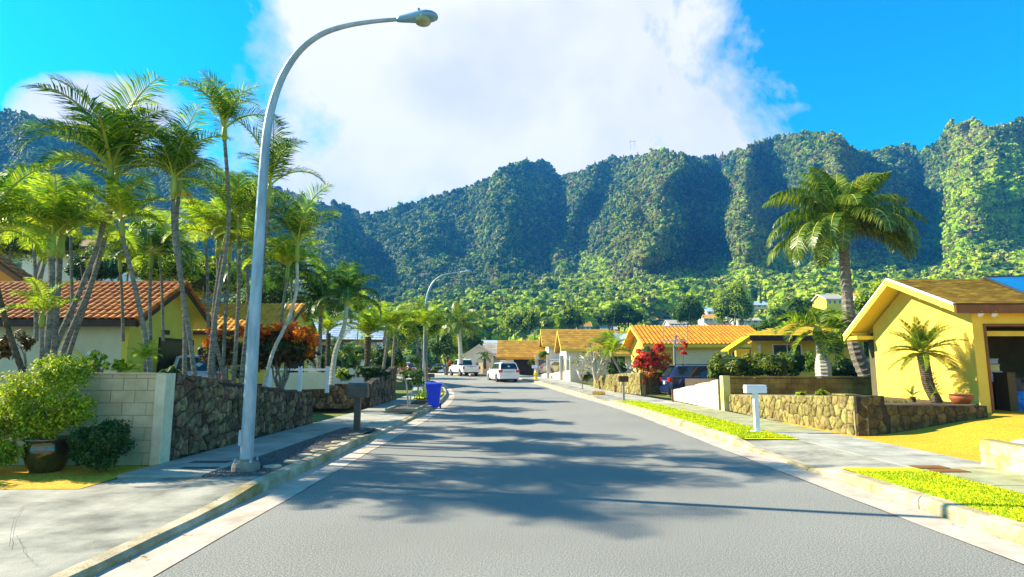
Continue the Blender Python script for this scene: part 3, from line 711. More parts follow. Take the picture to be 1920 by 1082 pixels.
for k, (lb, u, v, Y, L_, kd) in enumerate([
    ('leafy bright palm whose crown fills the gap right of the orange gable', 62, 430, 16, 1.7, 'arecab'),
    ('bright palm crown low between the leaning trunks and the twin-trunk palm', 300, 470, 20, 1.9, 'arecab'),
    ('yellow-green palm crown between the tallest thin palm and the lamp post', 460, 420, 18, 1.8, 'areca'),
    ('palm crown showing above the left house ridge beside the leaning trunks', 225, 480, 19, 1.6, 'arecab'),
    ('palm crown behind the tallest thin palm at mid height', 385, 430, 19, 1.7, 'arecab'),
    ('dense palm crown right of the lamp post under the curved pale trunk crown', 545, 500, 22, 2.0, 'dark'),
    ('palm crown peeking between the largest palm and the left edge', 130, 400, 18, 1.7, 'areca'),
    ('low palm crown just left of the bowed palm', 610, 545, 27, 2.0, 'arecab'),
    ]): palm(lb, [pp(Y, (u+6, 640), (u+3, v+60), (u, v+28))], 0, kind=kd, L=L_, nf=14, shaft=.4, seed=60+k, group=G)
for k, (x, y, z, lb) in enumerate([(-12.3, 11.2, 8.5, 'tall palm outside the left edge, nearest the block wall'), (-13.6, 11.3, 8.7, 'tall palm outside the left edge, furthest left'), (-14.2, 11.6, 10.1, 'tallest palm outside the left edge'), (-14.9, 13.2, 10.3, 'tall palm outside the left edge behind the other three')]):
    palm(lb, [[Vector((x-.3, y, .8)), Vector((x-.1, y, z*.5)), Vector((x, y, z-.6))]], 0, L=1.85, nf=7, shaft=.5, seed=80+k, group='palms beyond the left edge')
# right side
A_ = lambda d: R(d)
palm('tall coconut palm with a curved ringed trunk and big drooping crown behind the yellow garage', [pp(24.2, (1628,712),(1606,660),(1592,590),(1585,510),(1580,438))], 0, kind='coco', L=3.8, nf=34, shaft=.2, seed=30, r0=.30, r1=.17, bark='bark', ring=.2, spread=1.0, group='coconut palms', dry=1,
     azs=[(A_(180),3),(A_(200),5),(A_(0),3),(A_(-12),4),(A_(165),2),(A_(20),2),(A_(90),0),(A_(-90),1),(A_(215),3),(A_(-35),5),(A_(150),1),(A_(35),1),(A_(240),5),(A_(-60),5),(A_(120),0),(A_(60),0),(A_(185),1),(A_(-5),1),(A_(175),4),(A_(8),5),(A_(270),3),(A_(250),2),(A_(-40),2),(A_(195),4),(A_(225),4),(A_(-20),5),(A_(30),0),(A_(150),0),(A_(210),0),(A_(-50),0)])
palm('bottle palm with a swollen white trunk on top of the brown block wall', [[at_y(1545,712,23.6), at_y(1543,685,23.6), at_y(1539,660,23.6), at_y(1535,638,23.6)]], 0, kind='bottle', L=1.75, nf=11, shaft=.55, seed=31, r0=.27, r1=.13, bark='bark_pale', bulge=.09, group='bottle palms', ring=.12, spread=.95,
     azs=[(A_(180),2),(A_(0),2),(A_(160),1),(A_(15),1),(A_(200),3),(A_(-20),3),(A_(90),0),(A_(-80),4),(A_(45),0)])
palm('ragged small palm among green shrubs left of the coconut palm trunk', [pp(26.0, (1575,700),(1572,660),(1568,630))], 0, kind='arecab', L=1.3, nf=12, shaft=.2, seed=32, r0=.07, r1=.05, group='small palms on the right side')
palm('feathery palm behind the bare frangipani, before the solar panel roof', [pp(40.0, (1165,700),(1155,680),(1148,668))], 0, kind='arecab', L=2.1, nf=12, shaft=.2, seed=33, r0=.09, r1=.07, group='small palms on the right side')
palm('short palm with a stumpy trunk beside the white sport utility car down the street', [pp(66.0, (909,692),(909,682),(909,672))], 0, kind='dark', L=1.3, nf=12, shaft=.1, seed=34, r0=.16, r1=.15, bark='bark_dark', group='small palms on the right side')
# sago palm against the yellow wall
p0 = Vector((11.74, 16.75, .74))
q = p0.y
sg = palm('sago palm with a shaggy trunk growing in front of the yellow garage wall', [[p0, at_y(1742,725,q), at_y(1735,695,q), at_y(1729,662,q)]], 0, kind='sago', L=1.16, nf=36, shaft=.02, seed=35, r0=.14, r1=.14, bark='bark_dark', group=None, cat='sago palm', ring=.05, name='sago_palm', spread=1.0)
b = MB()
for k in range(260):
    t = rnd.random(); c = p0.lerp(Vector(at_y(1727, 662, q)), t); a = rnd.random()*6.28; d = Vector((math.cos(a), math.sin(a), .55)); s = Vector((-math.sin(a), math.cos(a), 0))*.018
    b.add([c+d*.11-s, c+d*.11+s, c+d*.19+Vector((0,0,.03))], [(0, 1, 2)])
b.build('leaf_bases', M['bark'], sg)
palm('sago palm pup sprouting at the foot of the sago palm', [[at_z(1712, 754, .80), at_z(1712, 754, .80)+Vector((0, 0, .14))]], 0, kind='sago', L=.38, nf=11, shaft=.02, seed=36, r0=.07, r1=.07, bark='bark_dark', group=None, cat='sago palm', ring=.05, name='sago_palm')
palm('small sago palm pup low on the right of the big sago trunk', [[at_z(1754, 753, .80), at_z(1754, 753, .80)+Vector((0, 0, .22))]], 0, kind='sago', L=.34, nf=9, shaft=.02, seed=37, r0=.07, r1=.07, bark='bark_dark', group=None, cat='sago palm', ring=.05, name='sago_palm')

# ---------------------------------------------------------------- leafy shrubs and trees
def leafcloud(b, c, rad, n, ls, clumps=24, rn=rnd, flat=1.0, droop=.0, shell=.75, asp=.55):
    c = Vector(c); rad = Vector(rad if hasattr(rad, '__len__') else (rad, rad, rad)); C = []
    for i in range(clumps):
        d = Vector((rn.gauss(0, 1), rn.gauss(0, 1), rn.gauss(0, 1))).normalized(); q = rn.uniform(shell*.55, 1.0)
        C.append((Vector((d.x*rad.x*q, d.y*rad.y*q, d.z*rad.z*q))*.82, rn.uniform(.24, .42)*min(rad)))
    for k in range(n):
        cc_, r = rn.choice(C); d = Vector((rn.gauss(0, 1), rn.gauss(0, 1), rn.gauss(0, .8)+.25)).normalized()
        p = c+cc_+d*r*rn.uniform(.55, 1.05)
        nn = (d+Vector((rn.gauss(0, .5), rn.gauss(0, .5), rn.gauss(0, .5)+.4))).normalized()
        a = nn.orthogonal().normalized(); a = (Matrix.Rotation(rn.random()*6.28, 3, nn) @ a); e = nn.cross(a)
        l = ls*rn.uniform(.7, 1.3)
        b.add([p-a*l*.5, p+e*l*asp*.5-nn*l*.06, p+a*l*.5-Vector((0, 0, droop*l)), p-e*l*asp*.5-nn*l*.06], [(0, 1, 2, 3)])
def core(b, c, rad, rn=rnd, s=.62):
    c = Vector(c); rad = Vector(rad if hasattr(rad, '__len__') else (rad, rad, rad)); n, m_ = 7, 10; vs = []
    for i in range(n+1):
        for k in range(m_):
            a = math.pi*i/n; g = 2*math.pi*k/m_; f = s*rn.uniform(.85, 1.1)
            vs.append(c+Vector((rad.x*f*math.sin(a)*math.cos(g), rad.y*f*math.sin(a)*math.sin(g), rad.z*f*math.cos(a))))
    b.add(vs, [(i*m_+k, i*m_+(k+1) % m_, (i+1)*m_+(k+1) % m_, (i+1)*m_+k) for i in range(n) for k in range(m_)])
def stems(b, base, top, spread, n, r, rn=rnd, fork=True):
    base = Vector(base); top = Vector(top)
    for k in range(n):
        a = k/n*6.28+rn.random(); e = top+Vector((math.cos(a)*spread*rn.uniform(.4, 1), math.sin(a)*spread*rn.uniform(.4, 1), rn.uniform(-.1, .2)*spread))
        m1 = base.lerp(e, .35)+Vector((rn.gauss(0, .1), rn.gauss(0, .1), 0))*spread; m2 = base.lerp(e, .7)+Vector((rn.gauss(0, .1), rn.gauss(0, .1), .05))*spread
        b.tube([base+Vector((math.cos(a), math.sin(a), 0))*r*.8, m1, m2, e], [r, r*.75, r*.55, r*.25], 6)
def shrub(name, label, cat, base, parts, n, ls, leaf, clumps=24, st=(4, .03), group=None, seed=0, asp=.55, bark='bark', cores=True, droop=0):
    """parts: list of (centre, radii)"""
    rn = random.Random(seed+77); base = Vector(base); root = thing(name, label, cat, base, group)
    b = MB(); tot = sum(Vector(r).length for c, r in parts)
    for c, r in parts: leafcloud(b, c, r, int(n*Vector(r).length/tot), ls, clumps, rn, asp=asp, droop=droop)
    b.build('foliage' if len(parts[0]) < 9 else 'crown', M[leaf], root)
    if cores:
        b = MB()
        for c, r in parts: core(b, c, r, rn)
        b.build('dark_core', M['inner'], root)  # solid dark blob: blocks see-through, shade inside the leaves put into colour
    if st:
        b = MB(); c, r = parts[0]; stems(b, base, Vector(c)-Vector((0, 0, r[2]*.2)), r[0]*.7, st[0], st[1], rn); b.build('trunk' if st[1] > .05 else 'stems', M[bark], root)
    return root
def ball(u, v, Y, ru, rv=None, dr=1.0):
    """crown ellipsoid given by its middle and its half sizes measured at distance Y"""
    c = at_y(u, v, Y); k = Y/F; return (c, (ru*k, ru*k*dr, (rv or ru)*k))
# pots first
def pot(label, c, r, h, m='pot_glaze', name='plant_pot'):
    root = thing(name, label, 'plant pot', c); b = MB()
    b.lathe(c, [(r*.62, 0), (r*.75, h*.15), (r*.93, h*.5), (r*.98, h*.75), (r*.88, h*.88), (r*.95, h*.93), (r*1.06, h), (r*.96, h), (r*.86, h*.9), (0.01, h*.88)], 24)
    b.build('pot_body', M[m], root, smooth=True); b = MB(); b.lathe(Vector(c)+Vector((0, 0, h*.86)), [(r*.84, 0), (r*.84, .03)], 16); b.build('soil', M['soil'], root); return root
pot('large dark glazed pot holding the bright leafy shrub by the block wall', (-7.15, 9.45, .12), .33, .5)
pot('dark glazed pot at the left edge half covered by leaves', (-8.0, 9.2, .12), .3, .48)
Y = 9.4
shrub('leafy_shrub', 'bright green small-leaved shrub growing from the large glazed pot', 'shrub', (-7.15, Y, .55),
      [ball(95,745,Y,85,62,.8), ball(110,695,Y,62,40,.9), ball(50,735,Y-.1,60,55,.8), ball(140,770,Y,40,36,.9), ball(70,800,Y-.15,70,34,.6)], 15000, .047, 'leaf_bright', 46, (7, .018), seed=1, cores=False)
shrub('leafy_shrub', 'bright green shrub spilling over the pot at the left edge', 'shrub', (-8.0, 9.2, .5), [ball(10,790,9.2,58,45,.8), ball(12,850,9.1,30,26)], 6000, .045, 'leaf_bright', 30, (4, .02), seed=2, cores=False)
shrub('hedge', 'tall hedge just outside the left edge that shades the pots', 'hedge', (-11.2, 9.1, .1), [(Vector((-11.0, 9.1, 1.5)), (.9, .8, 1.6)), (Vector((-11.2, 9.3, 2.5)), (.8, .6, 1.0))], 9000, .07, 'leaf_dark', 40, (4, .04), seed=90)
shrub('boxwood_bush', 'round dark green bush on the ground against the pale block wall', 'bush', at_z(190, 882, .12), [ball(192,830,9.3,52,50,.8), ball(165,840,9.4,36,40,.8)], 20000, .042, 'leaf_dark', 70, None, seed=3)
shrub('leafy_shrub', 'broad-leaved green shrub with white flower peeking over the block wall', 'shrub', at_y(190, 700, 10.6), [ball(175,680,10.6,28,22), ball(215,685,10.6,24,14)], 420, .1, 'leaf_bright', 12, (4, .02), seed=4, cores=False)
b = MB(); c = at_y(166, 662, 10.5)
for k in range(5):
    a = k*1.257; d = Vector((math.cos(a), .2, math.sin(a)))*.03; s = Vector((-math.sin(a), 0, math.cos(a)))*.014; b.add([c, c+d+s, c+d*1.4, c+d-s], [(0,1,2,3)])
o = b.build('flower', M['flower_white']); tag(o, 'single white blossom above the block wall shrub', 'flower')
for lb, u, v, s, sd in (('bright feathery shrub over the wall corner in front of the house gable', 272, 655, 36, 5), ('bright feathery shrub just left of the gable shrub', 240, 678, 24, 6)):
    palm(lb, [[at_y(u, 712, 10.8), at_y(u, v+22, 10.8)]], 0, kind='arecab', L=s*.0105, nf=12, shaft=.05, seed=sd+40, r0=.025, r1=.02, group=None, cat='shrub', name='feathery_shrub')
shrub('croton_bush', 'dark maroon croton at the left edge before the grey house wall', 'shrub', at_y(50, 700, 11.3), [ball(30,645,11.3,30,30), ball(8,655,11.3,20,22)], 500, .12, 'croton_dark', 10, (5, .02), seed=7, cores=False, asp=.35)
# croton behind the lava wall
Y = 16.2
cr_ = shrub('croton_bush', 'large croton bush with dark leaves and red and orange tips behind the lava wall', 'shrub', at_y(525, 735, Y), [ball(530,650,Y,52,40,.9), ball(560,655,Y,36,36), ball(500,660,Y,34,40)], 3600, .15, 'croton_dark', 26, (8, .035), seed=8, asp=.36, bark='bark')
b = MB(); rn = random.Random(5)
for q in ((522,620,Y-.2,58,22), (560,630,Y-.2,42,26), (578,655,Y,18,22), (495,625,Y,26,14)): leafcloud(b, *ball(*q), 520, .15, 16, rn, asp=.38)
b.build('coloured_tips', M['croton_hot'], cr_)
Y = 17.0
cr_ = shrub('croton_bush', 'croton bush with pink and yellow tips left of the near lamp post', 'shrub', at_y(415, 735, Y), [ball(415,662,Y,38,36), ball(450,668,Y,32,36)], 2200, .15, 'croton_dark', 20, (6, .03), seed=9, asp=.36)
b = MB()
for q in ((408,622,Y,30,12), (395,640,Y,14,18), (455,622,Y,30,14)): leafcloud(b, *ball(*q), 330, .14, 12, rn, asp=.38)
b.build('coloured_tips', M['croton_hot'], cr_)
# left mid greenery
for a in [('leafy_shrub', 'bright shrub between the thin trunks just left of the near lamp post', 'shrub', (452, 698, 16.0, 26, 18), 1600, .09, 'leaf_bright', 16),
          ('leafy_shrub', 'mid-green shrub at the feet of the twin-trunk palm', 'shrub', (322, 700, 13.2, 26, 14), 1600, .08, 'leaf_mid', 16),
          ('round_hedge', 'dark rounded hedge beside the street behind the grey mailbox', 'hedge', (690, 697, 27, 42, 16), 5000, .07, 'leaf_dark', 30),
          ('leafy_shrub', 'mid-green shrub in front of the white house with the blue roof', 'shrub', (640, 672, 33, 34, 24), 3200, .12, 'leaf_mid', 22),
          ('leafy_shrub', 'bright shrub mass behind the dark hedge', 'shrub', (675, 662, 36, 30, 18), 2600, .13, 'leaf_bright', 20),
          ('leafy_shrub', 'dark bushy shrub under the date-like palm', 'shrub', (712, 672, 38, 26, 28), 2600, .13, 'leaf_dark', 20),
          ('leafy_shrub', 'yellow-green shrub near the far hedge wall on the left', 'shrub', (742, 672, 40, 22, 22), 2000, .13, 'leaf_bright', 16),
          ('leafy_shrub', 'low green shrub at the foot of the bowed palm', 'shrub', (640, 702, 25, 22, 12), 1200, .1, 'leaf_bright', 12),
          ('leafy_shrub', 'green shrub behind the croton and white fence', 'shrub', (610, 678, 29, 24, 26), 1800, .12, 'leaf_mid', 16),
          ]:
    nm, lb, ct, (u, v, Y, ru, rv), n, ls, lf, cl = a
    shrub(nm, lb, ct, at_y(u, v+rv, Y), [ball(u, v, Y, ru, rv, .9), ball(u+ru*.5, v+rv*.3, Y+.4, ru*.6, rv*.7, .9)], n, ls, lf, cl, (3, .03), seed=int(u))
# small pale-stemmed tree in the planter, second planter
p = at_z(767, 764, .15)
shrub('small_tree', 'small pale-stemmed young tree in the kerbside planter beside the blue bin', 'tree', p, [ball(765,703,p.y,24,14), ball(775,715,p.y,18,10)], 700, .11, 'leaf_mid', 14, (3, .035), seed=50, cores=False, bark='bark_pale')
q = at_z(783, 742, .15)
shrub('small_tree', 'taller leafy young tree between the planter and the second lamp post', 'tree', q, [ball(784,690,q.y,14,22), ball(788,716,q.y,14,18), ball(778,675,q.y,10,10)], 900, .13, 'leaf_mid', 16, (3, .03), seed=51, cores=False)
# trees in the middle distance, left
def tree(label, u, v, Y, ru, rv, leaf, n=3600, ls=.3, clumps=40, gb=None, seed=0, bark='bark', group=None, name='leafy_tree', parts=None, base_v=None):
    c, r = ball(u, v, Y, ru, rv, .95); base = Vector((c.x, c.y, gz(c.y) if gb is None else gb))
    P_ = [(c, r)]+[(c+Vector((dx*r[0], dy*r[0], dz*r[2])), (r[0]*s, r[0]*s, r[2]*s)) for dx, dy, dz, s in (parts or ((-.55, 0, -.25, .6), (.55, .1, -.2, .6), (.1, -.2, .35, .6)))]
    rt = shrub(name, label, 'tree', base, P_, int(n*1.9), ls*.66, leaf, clumps, (5, max(.06, r[0]*.06)), group=group, seed=seed, bark=bark)
    for o in rt.children:
        if o.name.startswith('foliage'): o.name = 'crown'
    return rt
GT = 'broadleaf trees around the houses'
for k, (lb, u, v, Y, ru, rv, lf, n, ls) in enumerate([
    ('bright rounded tree whose crown rises behind the second lamp post', 790, 600, 48, 40, 44, 'leaf_bright', 6000, .26),
    ('dark green tree left of the coconut palm in the street bend', 838, 640, 72, 34, 40, 'leaf_mid', 3600, .4),
    ('small bright tree right behind the coconut palm', 882, 640, 80, 22, 28, 'leaf_mid', 2600, .4),
    ('yellow-green tree above the far parked cars', 745, 628, 90, 36, 32, 'leaf_bright', 3600, .5),
    ('dark tree over the far end of the street', 715, 640, 110, 44, 40, 'leaf_dark', 3000, .6),
    ('bright bushy tree filling the gap left of the date-like palm', 700, 610, 60, 40, 40, 'leaf_bright', 3600, .35),
    ('large leafy tree behind the second tiled roof', 600, 600, 55, 40, 40, 'leaf_mid', 3600, .35),
    ('leafy tree between the two upper left houses', 230, 480, 34, 70, 48, 'leaf_mid', 7000, .26),
    ('green tree behind the left gable peak', 400, 520, 38, 60, 46, 'leaf_bright', 6000, .28),
    ('dark tree behind the clump palms left of the near lamp post', 500, 560, 42, 70, 56, 'leaf_mid', 6000, .3),
    ('bright tree mass at the far left behind the orange gable', 60, 440, 36, 90, 60, 'leaf_bright', 8000, .28),
    ('leafy tree above the ridge of the left house', 310, 500, 30, 60, 36, 'leaf_bright', 6000, .24),
    ('round leafy tree low over the left ridge line', 180, 500, 29, 50, 30, 'leaf_dark', 5000, .22),
    ]): tree(lb, u, v, Y, ru, rv, lf, n, ls, seed=100+k, group=GT)
for k, (lb, u, v, Y, ru, rv, lf, n, ls) in enumerate([
    ('tall feathery yellow-green tree on the slope above the orange tiled roof', 1375, 570, 150, 42, 44, 'leaf_bright', 5200, .7),
    ('round tree right of the backboard on the slope', 1290, 580, 130, 30, 32, 'leaf_mid', 3000, .7),
    ('broad spreading tree above the brown roofs', 1160, 590, 140, 52, 26, 'leaf_mid', 4200, .7),
    ('yellow-green tree above the white house with pillars', 1060, 595, 150, 40, 28, 'leaf_bright', 3600, .8),
    ('bright low tree behind the grey-roofed house', 985, 600, 150, 44, 24, 'leaf_bright', 3600, .8),
    ('leafy tree left of the coconut palm crown base', 1490, 585, 90, 46, 30, 'leaf_mid', 4200, .5),
    ('green tree right of the coconut palm trunk', 1650, 560, 60, 56, 40, 'leaf_bright', 5000, .36),
    ('dark tree behind the bottle palm', 1600, 640, 38, 50, 40, 'leaf_dark', 4600, .26),
    ('tree between the hip roof and the slope', 1440, 620, 62, 40, 22, 'leaf_mid', 3600, .36),
    ]): tree(lb, u, v, Y, ru, rv, lf, n, ls, seed=200+k, group=GT)
# right side shrubs
for k, (nm, lb, ct, (u, v, Y, ru, rv), n, ls, lf, cl) in enumerate([
    ('leafy_shrub', 'broad-leaved shrub above the white block wall beside the dark blue car', 'shrub', (1370, 686, 24.5, 56, 30), 3600, .16, 'leaf_olive', 26),
    ('leafy_shrub', 'clipped yellowish shrub left of the lamp post of the hip-roofed house', 'shrub', (1445, 684, 24.3, 50, 30), 4200, .12, 'leaf_olive', 26),
    ('leafy_shrub', 'tall shaded shrub in front of the hip-roofed house', 'shrub', (1488, 680, 25.5, 42, 30), 3200, .14, 'leaf_mid', 26),
    ('leafy_shrub', 'low dark shrub behind the bottle palm trunk', 'shrub', (1585, 690, 26, 46, 26), 2600, .14, 'leaf_dark', 20),
    ('leafy_shrub', 'bright yellow-green shrub right of the bottle palm', 'shrub', (1568, 640, 25.2, 26, 34), 1700, .15, 'leaf_bright', 18),
    ('leafy_shrub', 'bright low plant in the bed behind the white mailbox', 'plant', (1540, 737, 19.5, 16, 6), 260, .14, 'leaf_bright', 7),
    ('leafy_shrub', 'small yellow-green plant left in the wall bed', 'plant', (1502, 740, 19.0, 11, 6), 160, .13, 'leaf_bright', 5),
    ('round_topiary', 'round clipped tree in front of the brown-roofed garage', 'tree', (1020, 665, 62, 15, 9), 1800, .16, 'leaf_bright', 16),
    ('round_topiary', 'low clipped yellow-green shrub left of the round clipped tree', 'shrub', (999, 679, 61, 11, 6), 1200, .14, 'leaf_bright', 12),
    ('leafy_shrub', 'green shrub at the foot of the frangipani tree', 'shrub', (1160, 690, 42, 28, 16), 1700, .17, 'leaf_mid', 14),
    ('leafy_shrub', 'dark shrub below the frangipani beside the pillar fence', 'shrub', (1100, 705, 46, 16, 12), 1100, .17, 'leaf_olive', 10),
    ('round_hedge', 'yellow-green hedge by the street bend in front of the far parked cars', 'hedge', (822, 690, 74, 16, 5), 1500, .2, 'leaf_bright', 12),
    ('leafy_shrub', 'orange-brown shrub by the pickup at the street bend', 'shrub', (846, 682, 70, 10, 8), 700, .2, 'rust_leaf', 8),
    ]):
    rt = shrub(nm, lb, ct, at_y(u, v+rv, Y), [ball(u, v, Y, ru, rv, .9), ball(u-ru*.45, v+rv*.3, Y-.2, ru*.5, rv*.6, .9)], n, ls, lf, cl, (4, .03), seed=300+k, asp=.4)
# red shrub and its rust-coloured neighbour
Y = 35.0
rt = shrub('red_leaf_shrub', 'scarlet-leaved shrub beside the rear of the dark blue car', 'shrub', at_y(1205, 730, Y), [ball(1215,668,Y,25,29), ball(1199,680,Y,14,18), ball(1236,652,Y,11,12)], 2400, .22, 'red_leaf', 18, (5, .04), seed=61, asp=.3)
b = MB()
for q in ((1220,695,Y-.1,20,26), (1246,680,Y,22,20), (1208,712,Y-.2,10,14)): leafcloud(b, *ball(*q), 800, .2, 12, rnd, asp=.3)
b.build('rusty_foliage', M['rust_leaf'], rt)
shrub('red_leaf_shrub', 'narrow red-leaved shrub below the basketball backboard', 'shrub', at_y(1280, 700, 37), [ball(1281,650,37,8,20)], 420, .2, 'red_leaf', 9, (3, .03), seed=62, asp=.3, cores=False)
# frangipani: bare forking branches
def frangipani(label, base, hgt, seed, leaf='leaf_olive', r0=.13, lv=5, lean=(0, 0)):
    rn = random.Random(seed); base = Vector(base); root = thing('frangipani_tree', label, 'tree', base); b = MB(); lf = MB(); tips = []
    def grow(p, d, l, r, k):
        e = p+d*l; m_ = p.lerp(e, .5)+Vector((rn.gauss(0, .05), rn.gauss(0, .05), 0))*l; b.tube([p, m_, e], [r, r*.85, r*.72], 6)
        if k == 0: tips.append((e, d)); return
        for i in range(rn.choice((2, 3, 2))):
            nd = (d+Vector((rn.gauss(0, .55), rn.gauss(0, .55), rn.uniform(-.05, .35)))).normalized(); grow(e, nd, l*rn.uniform(.68, .85), r*.7, k-1)
    for i in range(4):
        a = i*1.57+rn.random(); grow(base, Vector((math.cos(a)*.6+lean[0], math.sin(a)*.5, 1)).normalized(), hgt*.26, r0, lv-1)
    for e, d in tips:
        for i in range(rn.choice((0, 2, 4))):
            a = rn.random()*6.28; q = (d+Vector((math.cos(a), math.sin(a), .2))).normalized(); s = q.orthogonal().normalized()*.035; l = rn.uniform(.18, .3)
            lf.add([e, e+q*l*.5+s, e+q*l, e+q*l*.5-s], [(0, 1, 2, 3)])
    b.build('branches', M['bark_pale'], root); lf.build('leaves', M[leaf], root); return root
frangipani('bare-branched frangipani tree with pale forking limbs behind the mossy lava wall', at_y(1118, 712, 42), 2.75, 4)
frangipani('smaller frangipani with few leaves beside the pillar fence', at_y(1090, 712, 45.5), 2.1, 9, lv=4, r0=.07)
frangipani('thin frangipani stem leaning left beside the red shrub', at_y(1196, 705, 38), 1.9, 12, lv=3, r0=.08, lean=(-.5, 0))
# tiny succulents on the wall top by the garage
b = MB(); root = thing('ground_succulents', 'row of small spiky succulents on the wall bed before the yellow garage', 'plants', at_z(1660, 754, .8))
for k in range(16):
    c = at_z(1632+k*4.6, 755, .8)+Vector((0, rnd.uniform(-.1, .1), 0))
    for i in range(7):
        a = i*.9; d = Vector((math.cos(a)*.07, math.sin(a)*.07, .07)); s = Vector((-math.sin(a), math.cos(a), 0))*.015; b.add([c-s, c+s, c+d], [(0, 1, 2)])
b.build('leaves', M['leaf_olive'], root)
tg = at_z(1838, 768, .42)
# ---------------------------------------------------------------- street lamps
def street_lamp(label, x, y, z, s=1.0, az=0, head='lamp_head'):
    root = thing('street_lamp', label, 'street lamp', (x, y, z), 'street lamps', az)
    b = MB(); path = [(0,0,0),(0,0,1),(0,0,2.2),(.0,0,3.6),(.01,0,4.9),(.04,0,5.55),(.13,0,6.05),(.28,0,6.48),(.52,0,6.86),(.85,0,7.13),(1.25,0,7.28),(1.7,0,7.36),(2.12,0,7.40)]
    rr = [.098,.094,.088,.08,.072,.067,.063,.058,.053,.047,.041,.036,.032]
    P = [Vector(p)*s for p in path]; Q = []; RR = []
    for i in range(len(P)-1):
        p0, p1, p2, p3 = P[max(i-1, 0)], P[i], P[i+1], P[min(i+2, len(P)-1)]
        for k in range(5):
            t = k/5; Q.append(.5*((2*p1)+(p2-p0)*t+(2*p0-5*p1+4*p2-p3)*t*t+(3*p1-p0-3*p2+p3)*t**3)); RR.append((rr[i]+(rr[i+1]-rr[i])*t)*s)
    b.tube(Q+[P[-1]], RR+[rr[-1]*s], 14)
    for a in range(4):
        bb = MB(); g = a*math.pi/2+.78; bb.lathe((.165*math.cos(g), .165*math.sin(g), .125), [(.022,0),(.022,.03),(.012,.035),(.012,.06)], 6); bb.build('anchor_bolt', M['galv'], root, local=True)
    b.build('pole', M['galv'], root, smooth=True, local=True)
    b = MB(); b.lathe((0,0,0), [(.205,0),(.205,.06),(.19,.11),(.16,.135),(.108,.14),(.1,.17)], 16); b.build('base_collar', M['concrete'] if s == 1 else M['kerb'], root, local=True)
    b = MB(); b.box(-.125,-.045,.36,-.08,.045,.6); b.build('hand_hole_cover', M['galv'], root, local=True, bevel=.008)
    # cobra head
    h = Vector((2.12, 0, 7.40))*s; b = MB(); vs = []; n = 12
    for t, wy, zt, zb in ((0,.045,.04,-.04),(.06,.06,.06,-.05),(.2,.09,.085,-.055),(.36,.125,.12,-.06),(.5,.14,.125,-.05),(.6,.125,.1,-.04),(.67,.08,.06,-.03),(.695,.03,.02,-.01)):
        for k in range(n):
            g = 2*math.pi*k/n; zz = math.sin(g); vs.append(h+Vector((t, wy*math.cos(g), (zt if zz > 0 else -zb)*zz+t*.06)))
    b.add(vs, [(i*n+k, i*n+(k+1) % n, (i+1)*n+(k+1) % n, (i+1)*n+k) for i in range(7) for k in range(n)]+[tuple(range(n-1,-1,-1)), tuple(7*n+k for k in range(n))])
    b.build('lamp_housing', M[head], root, smooth=True, local=True)
    b = MB(); b.lathe(h+Vector((.44,0,-.10)), [(.01,-.0),(.07,.008),(.12,.03),(.14,.06),(.14,.11)], 14); b.build('lens', M['lamp_lens'], root, smooth=True, local=True)
    b = MB(); b.lathe(h+Vector((.36,0,.12)), [(.03,0),(.035,.06),(.03,.075)], 10); b.build('photocell', M['lamp_head'], root, local=True)
    return root
street_lamp('tall curved galvanised street lamp nearest the camera, beside the gravel verge', -4.07, 9.42, .14, s=1.0)
street_lamp('curved galvanised street lamp rising behind the blue bin', -5.28, 36.2, .15, s=1.0, head='galv')
street_lamp('straight grey lamp post far down the street between the palms', -19.5, 84, .95, s=1.0, head='galv', az=-.8)
street_lamp('tiny street lamp on the hillside street above the brown roofs', at_y(1175,625,190).x, 190, 9.5, s=1.1, head='galv')

# ---------------------------------------------------------------- mailboxes
def mailbox(label, p, boxm, postm, bw=.5, bd=.22, bh=.24, ph=.98, pw=.05, rz=0, arch=True, plants=False):
    root = thing('mailbox', label, 'mailbox', p, None, rz); b = MB()
    b.box(-pw, -pw, 0, pw, pw, ph); b.build('post', M[postm], root, local=True, bevel=.004)
    b = MB(); b.box(-pw*2.5,-pw*2.5,0,pw*2.5,pw*2.5,.02); b.build('foot_plate', M[postm], root, local=True)
    b = MB(); n = 8; pr = [(-bd/2, 0), (bd/2, 0), (bd/2, bh*.6)]
    if arch: pr += [(bd/2*math.cos(a), bh*.6+bh*.4*math.sin(a)) for a in [math.pi*k/n for k in range(1, n)]]+[(-bd/2, bh*.6)]
    else: pr = [(-bd/2,0),(bd/2,0),(bd/2,bh),(-bd/2,bh)]
    b.prism([(-bw/2, y, ph+z) for y, z in pr], (bw, 0, 0)); b.build('box', M[boxm], root, local=True, bevel=.006)
    b = MB(); b.box(-bw/2-.012, -bd/2-.006, ph+bh*.62 if not arch else ph-.01, bw/2+.012, bd/2+.006, ph+bh*.62+.02 if not arch else ph+.012); b.build('seam', M[boxm], root, local=True)
    b = MB(); b.box(bw/2+.002, -bd*.38, ph+.03, bw/2+.014, bd*.38, ph+bh*.66); b.build('door', M[boxm], root, local=True)
    if plants:
        b = MB(); leafcloud(b, Vector(p)+Vector((0,0,ph+bh+.08)), (.3,.15,.1), 120, .12, 5, rnd); b.build('growing_plants', M['leaf_bright'], root)
    return root
mailbox('dark grey plastic mailbox on a grey post beside the stepping stones', (-3.95, 15.55, .14), 'box_grey', 'box_grey', bw=.5, bd=.34, bh=.36, ph=.82, pw=.075, rz=.05)
mailbox('white mailbox on a white post in the lawn strip', (6.02, 15.0, .15), 'box_white', 'box_white', bw=.5, bd=.2, bh=.2, ph=.93, pw=.055, arch=False)
